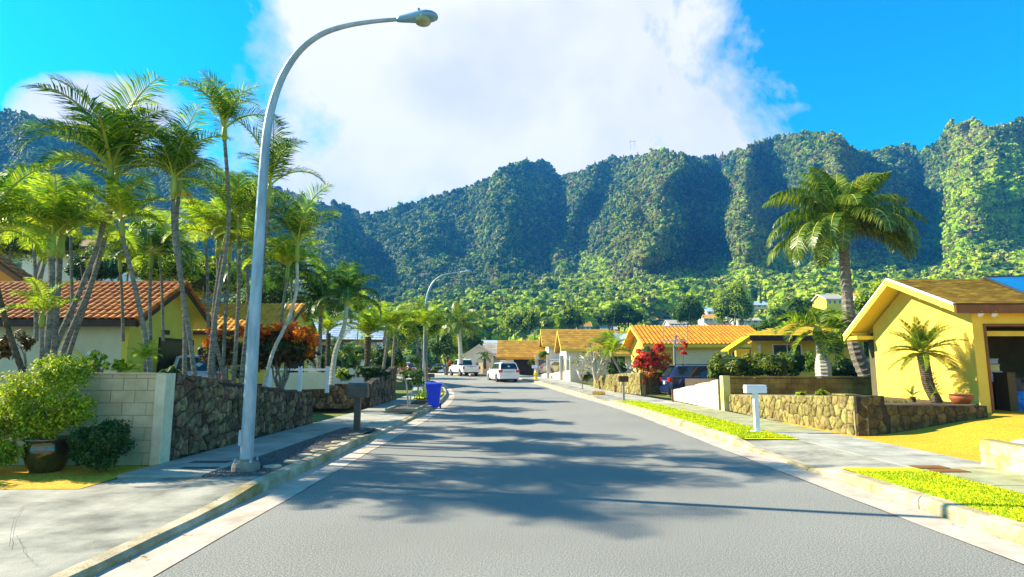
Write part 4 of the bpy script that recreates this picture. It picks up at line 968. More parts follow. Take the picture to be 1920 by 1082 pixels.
mailbox('black mailbox beside the second lamp post', at_y(805, 708, 34)-Vector((0,0,1.2-.2)), 'box_grey', 'post_grey', bw=.55, bd=.3, bh=.22, ph=1.0, arch=False)
mailbox('brown mailbox on a tall post at the driveway of the dark blue car', at_s(29.4, 4.8, .15), 'dark_brown', 'post_grey', bw=.45, bd=.3, bh=.28, ph=.9, pw=.05, arch=False)
mailbox('cream mailbox with plants on top before the frangipani', at_s(42.3, 5.5, .15), 'cmu_white', 'post_wood', bw=.6, bd=.4, bh=.2, ph=1.0, pw=.03, arch=False, plants=True)
mailbox('white mailbox on a short post just right of the white sport utility car', at_s(54.5, 5.6, .15), 'box_white', 'box_white', bw=.5, bd=.3, bh=.3, ph=.9, arch=False)

# ---------------------------------------------------------------- blue wheelie bin
p = Vector((-3.33, 25.9, 0.006)); root = thing('wheelie_bin', 'bright blue wheelie bin standing in the gutter', 'bin', p, None, .06)
b = MB(); b.add([(-.22,-.24,.06),(.22,-.24,.06),(.22,.22,.06),(-.22,.22,.06),(-.31,-.33,.98),(.31,-.33,.98),(.31,.36,.98),(-.31,.36,.98)], [(0,3,2,1),(4,5,6,7),(0,1,5,4),(1,2,6,5),(2,3,7,6),(3,0,4,7)])
b.build('body', M['bin_blue'], root, local=True, bevel=.02)
b = MB(); b.box(-.34,-.36,.95,.34,.39,1.0); b.build('rim', M['bin_blue'], root, local=True, bevel=.012)
b = MB(); b.prism([(-.35,-.38,1.0),(-.35,.40,1.0),(-.35,.36,1.07),(-.35,0,1.1),(-.35,-.34,1.05)][::-1], (.70,0,0)); b.build('lid', M['bin_blue'], root, local=True, bevel=.012)
b = MB(); b.tube([(-.3,.43,1.0),(.3,.43,1.0)], .018, 8); b.build('handle', M['bin_blue'], root, local=True)
for sx_ in (-.26, .26):
    b = MB(); b.tube([(sx_-.03,.24,.1),(sx_+.03,.24,.1)], .1, 14); b.build('wheel', M['rubber'], root, local=True)
# hydrant
p = at_s(53.0, 5.0, .15); root = thing('fire_hydrant', 'yellow fire hydrant on the kerb near the white sport utility car', 'fire hydrant', p); b = MB()
b.lathe((0,0,0), [(.2,0),(.2,.06),(.14,.08),(.13,.5),(.17,.52),(.17,.57),(.13,.6),(.1,.7),(.04,.78),(.03,.83)], 12); b.build('body', M['hydrant'], root, local=True, smooth=False)
for a in (0, math.pi/2, math.pi):
    b = MB(); d = Vector((math.cos(a), -math.sin(a), 0)); b.tube([d*.1+Vector((0,0,.42)), d*.24+Vector((0,0,.42))], .07, 10); b.build('outlet', M['hydrant'], root, local=True)
# kerbside planter boxes (timber/concrete edges)
root = thing('planter_bed', 'shallow kerbside planting bed around the small pale-stemmed tree', 'planter', at_s(23.6, -4.9, .15))
p = at_s(23.6, -4.85, .15); b = MB(); b.box(p.x-.55,p.y-1.1,.14,p.x+.45,p.y+1.1,.19); b.build('soil', M['gravel'], root)
b = MB()
for x0,y0,x1,y1 in ((-.62,-1.18,.52,-1.1),(-.62,1.1,.52,1.18),(-.62,-1.1,-.55,1.1),(.45,-1.1,.52,1.1)): b.box(p.x+x0,p.y+y0,.13,p.x+x1,p.y+y1,.24)
b.build('border', M['kerb'], root)
p = at_s(34, -5.0, .15); root = thing('planter_bed', 'grassy kerb bed with leafy plants around the second lamp post', 'planter', p)
b = MB(); i0, i1 = idx(31), idx(38); strip(b, -5.7, -4.35, .2, .2, i0, i1); b.build('soil', M['grass'], root)
b = MB()
for k in range(260):
    q = off(rnd.randint(i0, i1), rnd.uniform(-5.6, -4.5), .2); a = rnd.random()*6.28; l = rnd.uniform(.25, .6)
    d = Vector((math.cos(a)*.5, math.sin(a)*.5, 1)).normalized()*l; s = Vector((-math.sin(a), math.cos(a), 0))*.03; b.add([q-s, q+s, q+d], [(0,1,2)])
b.build('strappy_leaves', M['leaf_mid'], root)

# ---------------------------------------------------------------- cars
def loft(b, st, close=True):
    """st: list of sections, each a list of points"""
    n = len(st[0]); vs = [p for s in st for p in s]
    b.add(vs, [(i*n+k, i*n+(k+1) % n, (i+1)*n+(k+1) % n, (i+1)*n+k) for i in range(len(st)-1) for k in range(n)]+[tuple(range(n-1,-1,-1)), tuple((len(st)-1)*n+k for k in range(n))])
def car(name, label, loc, rz, paint, kind='suv', group='cars along the street', cat='car', detail=True):
    """nose towards local +X, rear at x=0"""
    root = thing(name, label, cat, loc, group, rz)
    L, W, Ht = {'suv': (4.8, 1.9, 1.73), 'pickup': (5.6, 1.98, 1.85), 'sedan': (4.6, 1.8, 1.45), 'van': (4.9, 1.95, 1.85)}[kind]
    hw = W/2; wr = .36 if kind != 'pickup' else .39; wx = (L*.2, L*.8) ; zb = .28 if kind != 'pickup' else .42
    belt = {'suv': 1.08, 'pickup': 1.12, 'sedan': .95, 'van': 1.1}[kind]; hood = {'suv': 1.02, 'pickup': 1.08, 'sedan': .86, 'van': .98}[kind]
    xs = [0, .05, .14]; 
    for cx_ in wx: xs += [cx_-wr*1.25, cx_-wr*1.1, cx_-wr*.7, cx_, cx_+wr*.7, cx_+wr*1.1, cx_+wr*1.25]
    xs += [L*.5, L*.62, L*.93, L-.08, L]; xs = sorted(xs)
    def arch(x):
        for cx_ in wx:
            d = abs(x-cx_)
            if d < wr*1.12: return wr+math.sqrt((wr*1.12)**2-d*d)
        return zb
    cab = {'suv': (.0, L*.70), 'pickup': (L*.36, L*.74), 'sedan': (L*.12, L*.76), 'van': (0, L*.82)}[kind]
    def top(x):
        if x < cab[1]: t = belt
        else: t = belt+(hood-belt)*(x-cab[1])/(L*.93-cab[1]) if x < L*.93 else hood-(x-L*.93)*.9
        if x < .05: t -= .05
        return t
    b = MB(); st = []
    for x in xs:
        z0 = min(arch(x), .8); z1 = top(x); k = 1-.1*(max(0, (x-L*.85))/(L*.15))**2-.04*(max(0, .14-x)/.14)
        h = hw*k; zm = z0+(z1-z0)*.55 if z0 < .6 else max(z0+.08, .92*z1)
        pr = [(-h*.93, z0), (-h, min(z0+.12, zm)), (-h, zm), (-h*.96, z1-.05), (-h*.88, z1), (h*.88, z1), (h*.96, z1-.05), (h, zm), (h, min(z0+.12, zm)), (h*.93, z0)]
        st.append([(x, y, z) for y, z in pr])
    loft(b, st); b.build('body', M[paint], root, local=True, smooth=False, bevel=.015)
    # cabin
    c0, c1 = cab; rk = {'suv': .42, 'pickup': .28, 'sedan': .75, 'van': .25}[kind]; fk = {'suv': .85, 'pickup': .7, 'sedan': .95, 'van': 1.1}[kind]
    def cabin_pts(i, zf):   # zf 0..1 from belt to roof
        y = hw*(.93-.15*zf); z = belt-.01+(Ht-belt)*zf
        x0 = c0+.03+rk*zf**1.3; x1 = c1-fk*zf**1.1
        return x0, x1, y, z
    b = MB(); st = []
    for zf in (0, .25, .5, .75, .92, 1.0):
        x0, x1, y, z = cabin_pts(0, zf); 
        if zf == 1.0: x0 += .12; x1 -= .15; y -= .1
        st.append([(x0, -y*.92, z), (x0-.02 if kind != 'sedan' else x0, 0, z+.0), (x0, y*.92, z), (x0+.1, y, z), ((x0+x1)/2, y, z), (x1-.12, y, z), (x1, y*.88, z), (x1+.05, 0, z), (x1, -y*.88, z), (x1-.12, -y, z), ((x0+x1)/2, -y, z), (x0+.1, -y, z)][::-1])
    loft(b, st); b.build('cabin', M[paint], root, local=True, bevel=.01)
    def quadc(pts, name='window', m='car_glass'):
        b = MB(); b.poly(pts); q = [Vector(p) for p in pts]; n_ = (q[1]-q[0]).cross(q[2]-q[1]).normalized(); b.add([p-n_*.03 for p in q], [tuple(range(len(q)-1,-1,-1))])
        return b.build(name, M[m], root, local=True)
    # side windows
    for sd in (-1, 1):
        cuts = {'suv': (.05, .36, .66, .97), 'pickup': (.06, .48, .95), 'sedan': (.1, .5, .9), 'van': (.05, .36, .66, .97)}[kind]
        for a, c in zip(cuts[:-1], cuts[1:]):
            P_ = []
            for f, zf in ((a+.012, .14), (c-.012, .14), (c-.012, .86), (a+.012, .86)):
                x0, x1, y, z = cabin_pts(0, zf); x0 += .08; x1 -= .1; P_.append((x0+(x1-x0)*f, sd*(y+.012), z))
            quadc(P_ if sd < 0 else P_[::-1])
    # rear and front glass
    P_ = []
    for ys_, zf in ((-.86, .12), (.86, .12), (.84, .84), (-.84, .84)):
        x0, x1, y, z = cabin_pts(0, zf); P_.append((x0-.035, y*ys_, z))
    quadc(P_[::-1], 'rear_window')
    P_ = []
    for ys_, zf in ((-.84, .08), (.84, .08), (.82, .88), (-.82, .88)):
        x0, x1, y, z = cabin_pts(0, zf); P_.append((x1+.065, y*ys_, z))
    quadc(P_, 'windscreen')
    # wheels
    for cx_ in wx:
        for sd in (-1, 1):
            b = MB(); n = 16; pr = [(wr*.6, -.1), (wr*.92, -.11), (wr, -.07), (wr, .07), (wr*.92, .11), (wr*.6, .1)]
            vs = [(cx_+r_*math.cos(g), sd*(hw-.12)+y_, wr+r_*math.sin(g)) for r_, y_ in pr for g in [2*math.pi*k/n for k in range(n)]]
            b.add(vs, [(i*n+k, i*n+(k+1) % n, (i+1)*n+(k+1) % n, (i+1)*n+k) for i in range(5) for k in range(n)]+[tuple(range(n)), tuple(5*n+k for k in range(n))])
            b.build('wheel', M['rubber'], root, local=True)
            if detail:
                b = MB(); yy = sd*(hw-.02); b.tube([(cx_, yy-sd*.03, wr), (cx_, yy, wr)], wr*.6, 14)
                for k in range(5):
                    g = k*1.257; b.tube([(cx_, yy, wr), (cx_+wr*.5*math.cos(g), yy+sd*.01, wr+wr*.5*math.sin(g))], .035, 4)
                o = b.build('rim', M['rim'], root, local=True)
    # bumpers, lamps, plate, mirrors
    for bx in ((-.09, -hw*.94, zb+.02, .12, hw*.94, zb+.28), (L-.1, -hw*.85, zb, L+.05, hw*.85, zb+.28)):
        b = MB(); b.box(*bx); b.build('bumper', M['alu'] if kind == 'pickup' else M[paint], root, local=True, bevel=.02)
    b = MB(); b.box(-.03, -hw*.8, zb-.08, .2, hw*.8, zb+.02); b.build('rear_valance', M['plastic_dark'], root, local=True)
    for sd in (-1, 1):
        b = MB()
        if kind == 'pickup': b.box(-.02, sd*hw*.88-.09, belt-.38, .1, sd*hw*.88+.09, belt-.06)
        else: b.box(-.03, sd*hw*.82-.17, belt-.24, .16, sd*hw*.82+.17, belt-.02)
        b.build('tail_light', M['tail_red'], root, local=True, bevel=.01)
        b = MB(); b.box(cab[1]-.75, sd*(hw+.0), belt-.02, cab[1]-.62, sd*(hw+.2), belt+.15); b.build('mirror', M[paint], root, local=True, bevel=.01)
        b = MB(); b.box(L-.14, sd*hw*.68-.18, hood-.28, L-.0, sd*hw*.68+.18, hood-.12); b.build('headlight', M['plate'], root, local=True)
    b = MB(); b.box(-.045, -.17, zb+.42, -.0, .17, zb+.58); b.build('number_plate', M['plate'], root, local=True)
    b = MB(); b.box(-.03, -.5, zb+.6, -.0, .5, zb+.64); b.build('tailgate_trim', M['alu'] if paint != 'car_white' else M['plastic_dark'], root, local=True)
    if kind == 'pickup':
        b = MB(); b.box(.06, -hw*.84, belt-.42, cab[0]-.02, hw*.84, belt-.405); b.build('bed_floor', M['plastic_dark'], root, local=True)
        b = MB(); b.box(-.012, -hw*.74, zb+.34, -.0, hw*.74, belt-.06); b.build('tailgate', M[paint], root, local=True, bevel=.006)
        b = MB(); b.box(-.03, -.09, belt-.2, -.01, .09, belt-.14); b.build('tailgate_handle', M['plastic_dark'], root, local=True)
    if kind in ('suv',):
        for sd in (-1, 1):
            b = MB(); b.tube([(.8, sd*hw*.66, Ht+.02), (1.0, sd*hw*.66, Ht+.06), (2.6, sd*hw*.66, Ht+.06), (2.8, sd*hw*.66, Ht+.02)], .018, 5); b.build('roof_rail', M['plastic_dark'], root, local=True)
        b = MB(); b.box(.25, -hw*.6, Ht-.06, .5, hw*.6, Ht-.01); b.build('rear_spoiler', M[paint], root, local=True)
    return root
def place_car(*a, u, v, Y, hd, x0=0, **k):
    """rear middle stands on the road under pixel column u at distance Y"""
    x = (u-960)/F*Y*1.0; return car(a[0], a[1], (x, Y, gz(Y)+k.pop('dz', .005)), hd, *a[2:], **k)
place_car('sport_utility_car', 'white sport utility car parked at the right kerb, seen from behind', 'car_white', u=955, v=0, Y=52.6, hd=R(106), kind='suv')
place_car('pickup_truck', 'white pickup truck parked ahead of the white sport utility car', 'car_white', u=885, v=0, Y=63.5, hd=R(112), kind='pickup')
place_car('sport_utility_car', 'dark blue sport utility car nosed into the driveway behind the white sloping wall', 'car_navy', u=1243, v=0, Y=33.6, hd=R(2), kind='suv', dz=.14)
place_car('hatchback_car', 'pale silver-blue car parked in the driveway behind the pillar fence', 'car_silver', u=1008, v=0, Y=60.5, hd=R(22), kind='sedan', dz=.2)
car('van', 'white van driving far down the middle of the street', (at_y(765, 683, 98).x, 98, .955), R(128), 'car_white', 'van', detail=False)
car('parked_car', 'silver car beyond the white van on the left', (at_y(757, 676, 118).x, 118, .955), R(128), 'car_silver', 'sedan', detail=False)
car('parked_car', 'white car furthest away above the white van', (at_y(772, 672, 128).x, 128, .955), R(128), 'car_white', 'sedan', detail=False)
car('parked_car', 'black sedan parked side-on beyond the second lamp post', (at_y(800, 685, 84).x, 84, .955), R(20), 'car_black', 'sedan', detail=False)
car('parked_car', 'silver car in shadow beside the yellow-green hedge', (at_y(832, 686, 82).x, 82, .955), R(70), 'car_silver', 'sedan', detail=False)
car('parked_car', 'dark red car at the street bend behind the second lamp post', (at_y(794, 694, 70).x-1, 71, .955), R(118), 'car_red', 'sedan', detail=False)
car('parked_car', 'pale blue car in the carport behind the near palm trunks', (at_y(372, 700, 22).x, 22, .46), R(118), 'car_silver', 'suv')

# ---------------------------------------------------------------- houses
def frame2(o, yaw):
    """local frame helper: returns function local(x,y,z)->world"""
    c, s = math.cos(yaw), math.sin(yaw); o = Vector(o)
    return lambda x, y, z: Vector((o.x+c*x-s*y, o.y+s*x+c*y, o.z+z))
def quadslab(b, p, th, nrm=None):
    """slab of thickness th below the quad p"""
    p = [Vector(q) for q in p]; n_ = (p[1]-p[0]).cross(p[3]-p[0]).normalized()
    if n_.z < 0: n_ = -n_
    q = [x-n_*th for x in p]; b.add(p+q, [(0,1,2,3),(7,6,5,4),(0,4,5,1),(1,5,6,2),(2,6,7,3),(3,7,4,0)])
def rows(b, p0, du, dv, nu, nv, kind='shingle', rn=rnd, keep=None):
    """small overlapping pieces on a slope; p0 eave corner, du along eave, dv up the slope (full vectors)"""
    du = Vector(du); dv = Vector(dv); p0 = Vector(p0); n_ = du.cross(dv).normalized()
    if n_.z < 0: n_ = -n_
    for j in range(nv):
        for i in range(nu):
            a = (i+(.5 if (kind == 'shingle' and j % 2) else 0))/nu; c = a+1/nu*.96
            if a > 1: continue
            c = min(c, 1); t0 = j/nv; t1 = min(1, (j+1.15)/nv)
            if keep and not keep((a+c)/2, t0): continue
            jit = rn.uniform(0, .006)
            if kind == 'shingle':
                q = [p0+du*a+dv*t0+n_*(.022+jit), p0+du*c+dv*t0+n_*(.022+jit), p0+du*c+dv*t1+n_*.004, p0+du*a+dv*t1+n_*.004]
                lo = [q[0]-n_*.02, q[1]-n_*.02]; b.add(q+lo, [(0,1,2,3),(4,5,1,0)])
            else:
                W = [0, .5, 1]; hh = [.02, .075, .02]; vs = []
                for t, e in ((t0, .03), (t1, 0)):
                    for w_, h_ in zip(W, hh): vs.append(p0+du*(a+(c-a)*w_)+dv*t+n_*(h_+e))
                vs += [p0+du*a+dv*t0, p0+du*c+dv*t0]
                b.add(vs, [(0,1,4,3),(1,2,5,4),(6,7,2,1,0)])
def window(root, f, x, z, wd, hg, side, depth, m='window_glass', fm='trim_white', axis='y', name='window'):
    """framed window set in the wall plane; axis 'y': wall is y=side plane (normal along y), outward sign depth"""
    b = MB(); o = depth
    def W(a, z_, d): return f(a, side+d*o, z_) if axis == 'y' else f(side+d*o, a, z_)
    t = .06
    for a0, a1, z0, z1 in ((x-t, x+wd+t, z-t, z), (x-t, x+wd+t, z+hg, z+hg+t), (x-t, x, z, z+hg), (x+wd, x+wd+t, z, z+hg), (x+wd/2-.02, x+wd/2+.02, z, z+hg)):
        vs = [W(a0,z0,.0),W(a1,z0,.0),W(a1,z1,.0),W(a0,z1,.0),W(a0,z0,.05),W(a1,z0,.05),W(a1,z1,.05),W(a0,z1,.05)]
        b.add(vs, [(0,1,2,3),(7,6,5,4),(0,4,5,1),(1,5,6,2),(2,6,7,3),(3,7,4,0)])
    o_ = b.build(name, M[fm], root)
    b = MB(); b.add([W(x,z,.015),W(x+wd,z,.015),W(x+wd,z+hg,.015),W(x,z+hg,.015)], [(0,1,2,3)]); b.build('pane', M[m], o_)
def gable_house(label, o, yaw, D, Wd, hw, rise, ov, wall, roofm, kind='shingle', pcs=(.5,.4), fascia='trim_yellow', name='house', wins=(), solar=None, garage=None, group='houses on the right side', rake=.5, roofth=.14, stuffrows=True, y_off=0):
    """ridge along local x from 0 to D; width Wd along y (0 = street side eave); wall height hw; rise of ridge"""
    f = frame2(o, yaw); root = thing(name, label, 'house', o, group); b = MB()
    ym = Wd/2+y_off
    v = [f(0,0,-1.2),f(D,0,-1.2),f(D,Wd,-1.2),f(0,Wd,-1.2),f(0,0,hw),f(D,0,hw),f(D,Wd,hw),f(0,Wd,hw),f(0,ym,hw+rise-.03),f(D,ym,hw+rise-.03)]
    b.add(v, [(0,1,5,4),(2,3,7,6),(3,0,4,8,7),(1,2,6,9,5)]); b.build('wall', M[wall], root)
    k1 = rise/ym; k2 = rise/(Wd-ym)
    roof = None
    for (ya, yb, ze) in ((-ov, ym, hw-ov*k1), (Wd+ov, ym, hw-ov*k2)):
        b = MB(); P_ = [f(-rake,ya,ze),f(D+rake,ya,ze),f(D+rake,yb,hw+rise),f(-rake,yb,hw+rise)]
        quadslab(b, P_ if ya < yb else P_, roofth)
        r_ = b.build('roof', M[roofm], root); roof = roof or r_
        n_ = (P_[1]-P_[0]).cross(P_[3]-P_[0]).normalized(); n_ = n_ if n_.z > 0 else -n_
        if stuffrows:
            b = MB(); du = P_[1]-P_[0]; dv = P_[3]-P_[0]; rows(b, P_[0]+n_*.002, du, dv, max(3, int(du.length/pcs[0])), max(3, int(dv.length/pcs[1])), kind)
            b.build('roof_tiles' if kind != 'shingle' else 'shingles', M[roofm], root, kind='stuff')
        # fascias
        for xa in (-rake-.03, D+rake+.0):
            b = MB(); q = [f(xa,ya,ze-.19),f(xa,ya,ze+.02),f(xa,yb,hw+rise+.02),f(xa,yb,hw+rise-.19)]; e = f(xa+.03,ya,ze)-f(xa,ya,ze); b.add(q+[x+e for x in q], [(0,1,2,3),(7,6,5,4),(0,4,5,1),(1,5,6,2),(2,6,7,3),(3,7,4,0)])
            b.build('rake_board', M[fascia], root)
        b = MB(); s_ = -1 if ya < yb else 1
        q = [f(-rake,ya+s_*.002,ze-.2),f(D+rake,ya+s_*.002,ze-.2),f(D+rake,ya+s_*.002,ze+.0),f(-rake,ya+s_*.002,ze)]; e = f(0,s_*.03,0)-f(0,0,0); b.add(q+[x+e for x in q], [(0,1,2,3),(7,6,5,4),(0,4,5,1),(1,5,6,2),(2,6,7,3),(3,7,4,0)])
        b.build('fascia_board', M[fascia], root)
    for wv in wins:
        ax, x, z, wd, hg = wv[:5]
        if ax == 's': window(root, f, x, z, wd, hg, 0, -1, *(wv[5:]))
        if ax == 'w': window(root, f, x, z, wd, hg, 0, -1, *(wv[5:] or ('window_glass', 'trim_white')), axis='x')
        if ax == 'e': window(root, f, x, z, wd, hg, D, 1, *(wv[5:] or ('window_glass', 'trim_white')), axis='x')
    if solar:
        m_, n, x0, pw, t0, t1 = solar
        for k in range(n):
            b = MB(); a0 = x0+k*(pw+.05); q = []
            for a, t in ((a0, t0), (a0+pw, t0), (a0+pw, t1), (a0, t1)): q.append(f(a, -ov+(ym+ov)*t, hw-ov*k1+(rise+ov*k1)*t+.14))
            quadslab(b, q, .05); b.build('solar_panel', M[m_], root)
    if garage:
        ax, x, wd, hg = garage[:4]; b = MB(); d = -.03
        if ax == 's': b.add([f(x,d,0),f(x+wd,d,0),f(x+wd,d,hg),f(x,d,hg)], [(0,1,2,3)])
        if ax == 'w': b.add([f(d,x,0),f(d,x+wd,0),f(d,x+wd,hg),f(d,x,hg)], [(3,2,1,0)])
        if ax == 'e': b.add([f(D-d,x,0),f(D-d,x+wd,0),f(D-d,x+wd,hg),f(D-d,x,hg)], [(0,1,2,3)])
        b.build('garage_door_or_shade', M[garage[4] if len(garage) > 4 else 'garage_dark'], root)  # a near-black sheet here stands in for shade inside an open garage
    return root, f

# --- yellow garage house on the right, built piece by piece
GX, RX = 12.55, 11.95            # gable wall plane, rake plane
root = thing('house', 'bright yellow house with open garage and brown shingle roof at the right', 'house', (14, 20, .5), 'houses on the right side')
def gy(u, X): return X/((u-960)/F)          # rough distance where a plane x=X is seen in column u
tipL = Vector((RX, 22.0, 2.92)); peak = Vector((RX, 19.1, 4.62)); tipR = Vector((RX, 16.3, 3.42))
def fit_tip(u, v, X):
    d = ray(u, v); t = X/d.x; return Vector((X, d.y*t, H+d.z*t))
tipL = fit_tip(1583, 630, RX); peak = fit_tip(1664, 524, RX); tipR = fit_tip(1790, 571, RX)
XE = 27.0
kL = (peak.z-tipL.z)/(tipL.y-peak.y); kR = (peak.z-tipR.z)/(peak.y-tipR.y)
wl = fit_tip(1640, 660, GX).y; wr_ = fit_tip(1826, 640, GX).y
zr = lambda y: (peak.z-(peak.y-y)*kR if y < peak.y else peak.z-(y-peak.y)*kL)
TH = .16
b = MB(); th_ = .2
ya, yb = wr_, wl
# gable wall (west), back wall, east wall omitted garage interior
b.prism([(GX, ya, .2), (GX, ya, zr(ya)-TH), (GX, peak.y, peak.z-TH), (GX, yb, zr(yb)-TH), (GX, yb, .2)], (.18, 0, 0))
b.box(GX+.18, yb-.18, .2, XE-.5, yb, zr(yb)-TH-.02)
b.build('gable_wall', M['stucco_yellow'], root)
gd0 = at_y(1846, 640, ya+.0).x; gtop = at_y(1880, 607, ya).z; gfl = .47
b = MB(); b.box(GX+.18, ya, .2, gd0, ya+.18, zr(ya)-TH-.02); b.box(gd0, ya, gtop, gd0+5, ya+.18, zr(ya)-TH-.02); b.box(gd0+5, ya, .2, XE-.5, ya+.18, zr(ya)-TH-.02); b.build('front_wall', M['stucco_yellow'], root)
b = MB(); b.box(gd0, ya-.02, gfl, gd0+.07, ya+.15, gtop); b.box(gd0+.07, ya-.02, gtop-.07, gd0+4.93, ya+.15, gtop); b.box(gd0+4.93, ya-.02, gfl, gd0+5, ya+.15, gtop); b.build('garage_door_frame', M['brown_trim'], root)
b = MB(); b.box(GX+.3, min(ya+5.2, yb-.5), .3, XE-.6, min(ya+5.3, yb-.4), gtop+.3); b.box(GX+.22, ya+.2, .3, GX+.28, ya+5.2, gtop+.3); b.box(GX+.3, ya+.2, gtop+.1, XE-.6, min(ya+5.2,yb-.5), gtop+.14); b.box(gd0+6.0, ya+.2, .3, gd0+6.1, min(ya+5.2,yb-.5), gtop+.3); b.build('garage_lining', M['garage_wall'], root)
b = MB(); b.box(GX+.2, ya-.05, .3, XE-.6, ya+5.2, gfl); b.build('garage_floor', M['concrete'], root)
b = MB(); b.box(gd0+.1, ya+.3, gtop-.32, gd0+4.9, ya+.36, gtop-.18); b.build('door_track_rail', M['trim_yellow'], root)
# roof slabs
for (e, s_) in ((tipR, 1), (tipL, -1)):
    b = MB(); P_ = [Vector((RX, e.y, e.z)), Vector((XE, e.y, e.z)), Vector((XE, peak.y, peak.z)), Vector((RX, peak.y, peak.z))]
    quadslab(b, P_, .05); b.build('roof', M['shingle'], root)
    b = MB(); n_ = (P_[1]-P_[0]).cross(P_[3]-P_[0]).normalized(); n_ = n_ if n_.z > 0 else -n_
    if s_ == 1: rows(b, P_[0]+n_*.003, P_[1]-P_[0], P_[3]-P_[0], 58, 26, 'shingle'); b.build('shingles', M['shingle'], root, kind='stuff')
    # soffit lining under the overhang (sits below the roof deck)
    b = MB(); q = [p-n_*.06 for p in P_]; quadslab(b, q, .03); b.build('soffit', M['soffit'], root)
    b = MB(); d = Vector((0, 0, -.22)); a0 = Vector((RX-.035, e.y, e.z+.02)); a1 = Vector((RX-.035, peak.y, peak.z+.02)); b.prism([a0+d, a0, a1, a1+d], (.035, 0, 0)); b.build('rake_board', M['trim_yellow'], root)
    b = MB(); a0 = Vector((RX-.055, e.y, e.z+.045)); a1 = Vector((RX-.055, peak.y, peak.z+.045)); d = Vector((0, 0, -.055)); b.prism([a0+d, a0, a1, a1+d], (.06, 0, 0)); b.build('drip_edge', M['trim_white'], root)
b = MB(); b.box(RX, tipR.y-.04, tipR.z-.24, XE, tipR.y, tipR.z-.0); b.build('fascia_board', M['brown_trim'], root)
b = MB(); b.box(RX-.02, tipR.y-.06, tipR.z-.005, XE, tipR.y-.0, tipR.z+.03); b.build('drip_edge', M['dark_brown'], root)
b = MB(); b.box(RX+.0, tipL.y, tipL.z-.2, XE, tipL.y+.04, tipL.z); b.build('fascia_board', M['trim_yellow'], root)
# flat boxed soffit beam at the low left eave, outlookers
b = MB(); b.box(RX+.01, wl-.02, tipL.z-.16, GX, tipL.y-.02, tipL.z-.04); b.build('eave_beam', M['soffit'], root)
for y in (wl+.35, (peak.y+tipR.y)/2, ya+.3):
    b = MB(); z = zr(y)-.14; b.prism([(RX+.04, y, z), (GX, y, z), (GX, y, z-.24), (GX-.1, y, z-.2), (RX+.04, y, z-.1)], (0, .07, 0)); b.build('bracket', M['soffit'], root)
# flood lights
for du in (0, .38):
    p = at_y(1832, 585, ya-.12)+Vector((du, 0, 0)); b = MB(); b.tube([p+Vector((0,.12,.05)), p], .03, 8); b.tube([p, p+Vector((0,-.05,-.03)), p+Vector((0,-.12,-.07))], [.04,.07,.085], 12); b.build('flood_light', M['box_white'], root)
# solar heater on the roof, leaning toward the camera
b = MB(); X0 = at_y(1845, 520, peak.y-.2).x
q = [Vector((X0, peak.y-.1, zr(peak.y-.1)+.12)), Vector((XE-1, peak.y-.1, zr(peak.y-.1)+.12)), Vector((XE-1, peak.y-2.6, zr(peak.y-2.6)+.18)), Vector((X0+.45, peak.y-2.6, zr(peak.y-2.6)+.18))]
q = [at_y(1846,519,peak.y-.1), at_y(2300,508,peak.y-.1), at_y(2420,560,peak.y-2.0), at_y(1930,553,peak.y-2.0)]
quadslab(b, q, .03); b.build('solar_panel', M['solar'], root)
b = MB()
for a, c in ((0, 3), (0, 1), (3, 2)): b.tube([q[a]-Vector((0,0,.03)), q[c]-Vector((0,0,.03))], .05, 6)
b.build('panel_frame', M['plastic_dark'], root)
hx = wr_
# garage contents (each its own thing)
fl = gfl
def boxthing(name, label, cat, x0, y0, z0, x1, y1, z1, m, bev=.01, lid=None, group=None):
    r_ = thing(name, label, cat, ((x0+x1)/2, (y0+y1)/2, z0), group); b = MB(); b.box(x0, y0, z0, x1, y1, z1-.03); b.build('box', M[m], r_, bevel=bev)
    b = MB(); b.box(x0-.015, y0-.015, z1-.035, x1+.015, y1+.015, z1); b.build('lid', M[lid or m], r_, bevel=bev/2); return r_
yy = ya+1.3
X = lambda u: at_y(u, 700, yy).x
Z = lambda v: at_y(1870, v, yy).z
boxthing('wooden_cabinet', 'brown wooden cabinet just inside the open garage', 'cabinet', X(1856), yy-.6, fl, X(1871), yy-.1, Z(698), 'wood_door')
boxthing('storage_tub', 'lower pale plastic storage tub on the cabinet in the garage', 'storage tub', X(1862), yy+.3, Z(716), X(1894), yy+.8, Z(696), 'tub_clear')
boxthing('storage_tub', 'upper plastic storage tub with yellowish contents in the garage', 'storage tub', X(1858), yy+.32, Z(696), X(1892), yy+.8, Z(683), 'cmu_yellow')
boxthing('carton', 'dark blue carton on top of the stacked tubs in the garage', 'carton', X(1876), yy+.35, Z(682), X(1892), yy+.75, Z(672), 'roof_blue')
boxthing('shelf_stand', 'dark support table under the stacked tubs in the garage', 'table', X(1862), yy+.3, fl, X(1895), yy+.82, Z(717), 'garage_dark')
r_ = thing('blue_tarp', 'crumpled blue tarp on the garage floor by the cabinet', 'tarp', (X(1884), yy-.5, fl)); b = MB(); leafcloud(b, (X(1886), yy-.4, fl+.28), (.22,.2,.28), 60, .3, 6, rnd); core(b, (X(1886), yy-.4, fl+.24), (.3,.25,.38), rnd, .9); b.build('cloth', M['cloth_blue'], r_)
r_ = thing('bag_pile', 'dark pile of bags and clothes inside the garage', 'bags', (X(1905), yy, fl)); b = MB(); core(b, (X(1905), yy, fl+.4), (.55,.4,.6), rnd, 1.0); core(b, (X(1922), yy-.1, fl+.35), (.4,.4,.5), rnd, 1.0); leafcloud(b, (X(1908), yy-.2, fl+.5), (.5,.3,.5), 120, .2, 9, rnd); b.build('bags', M['box_grey'], r_)
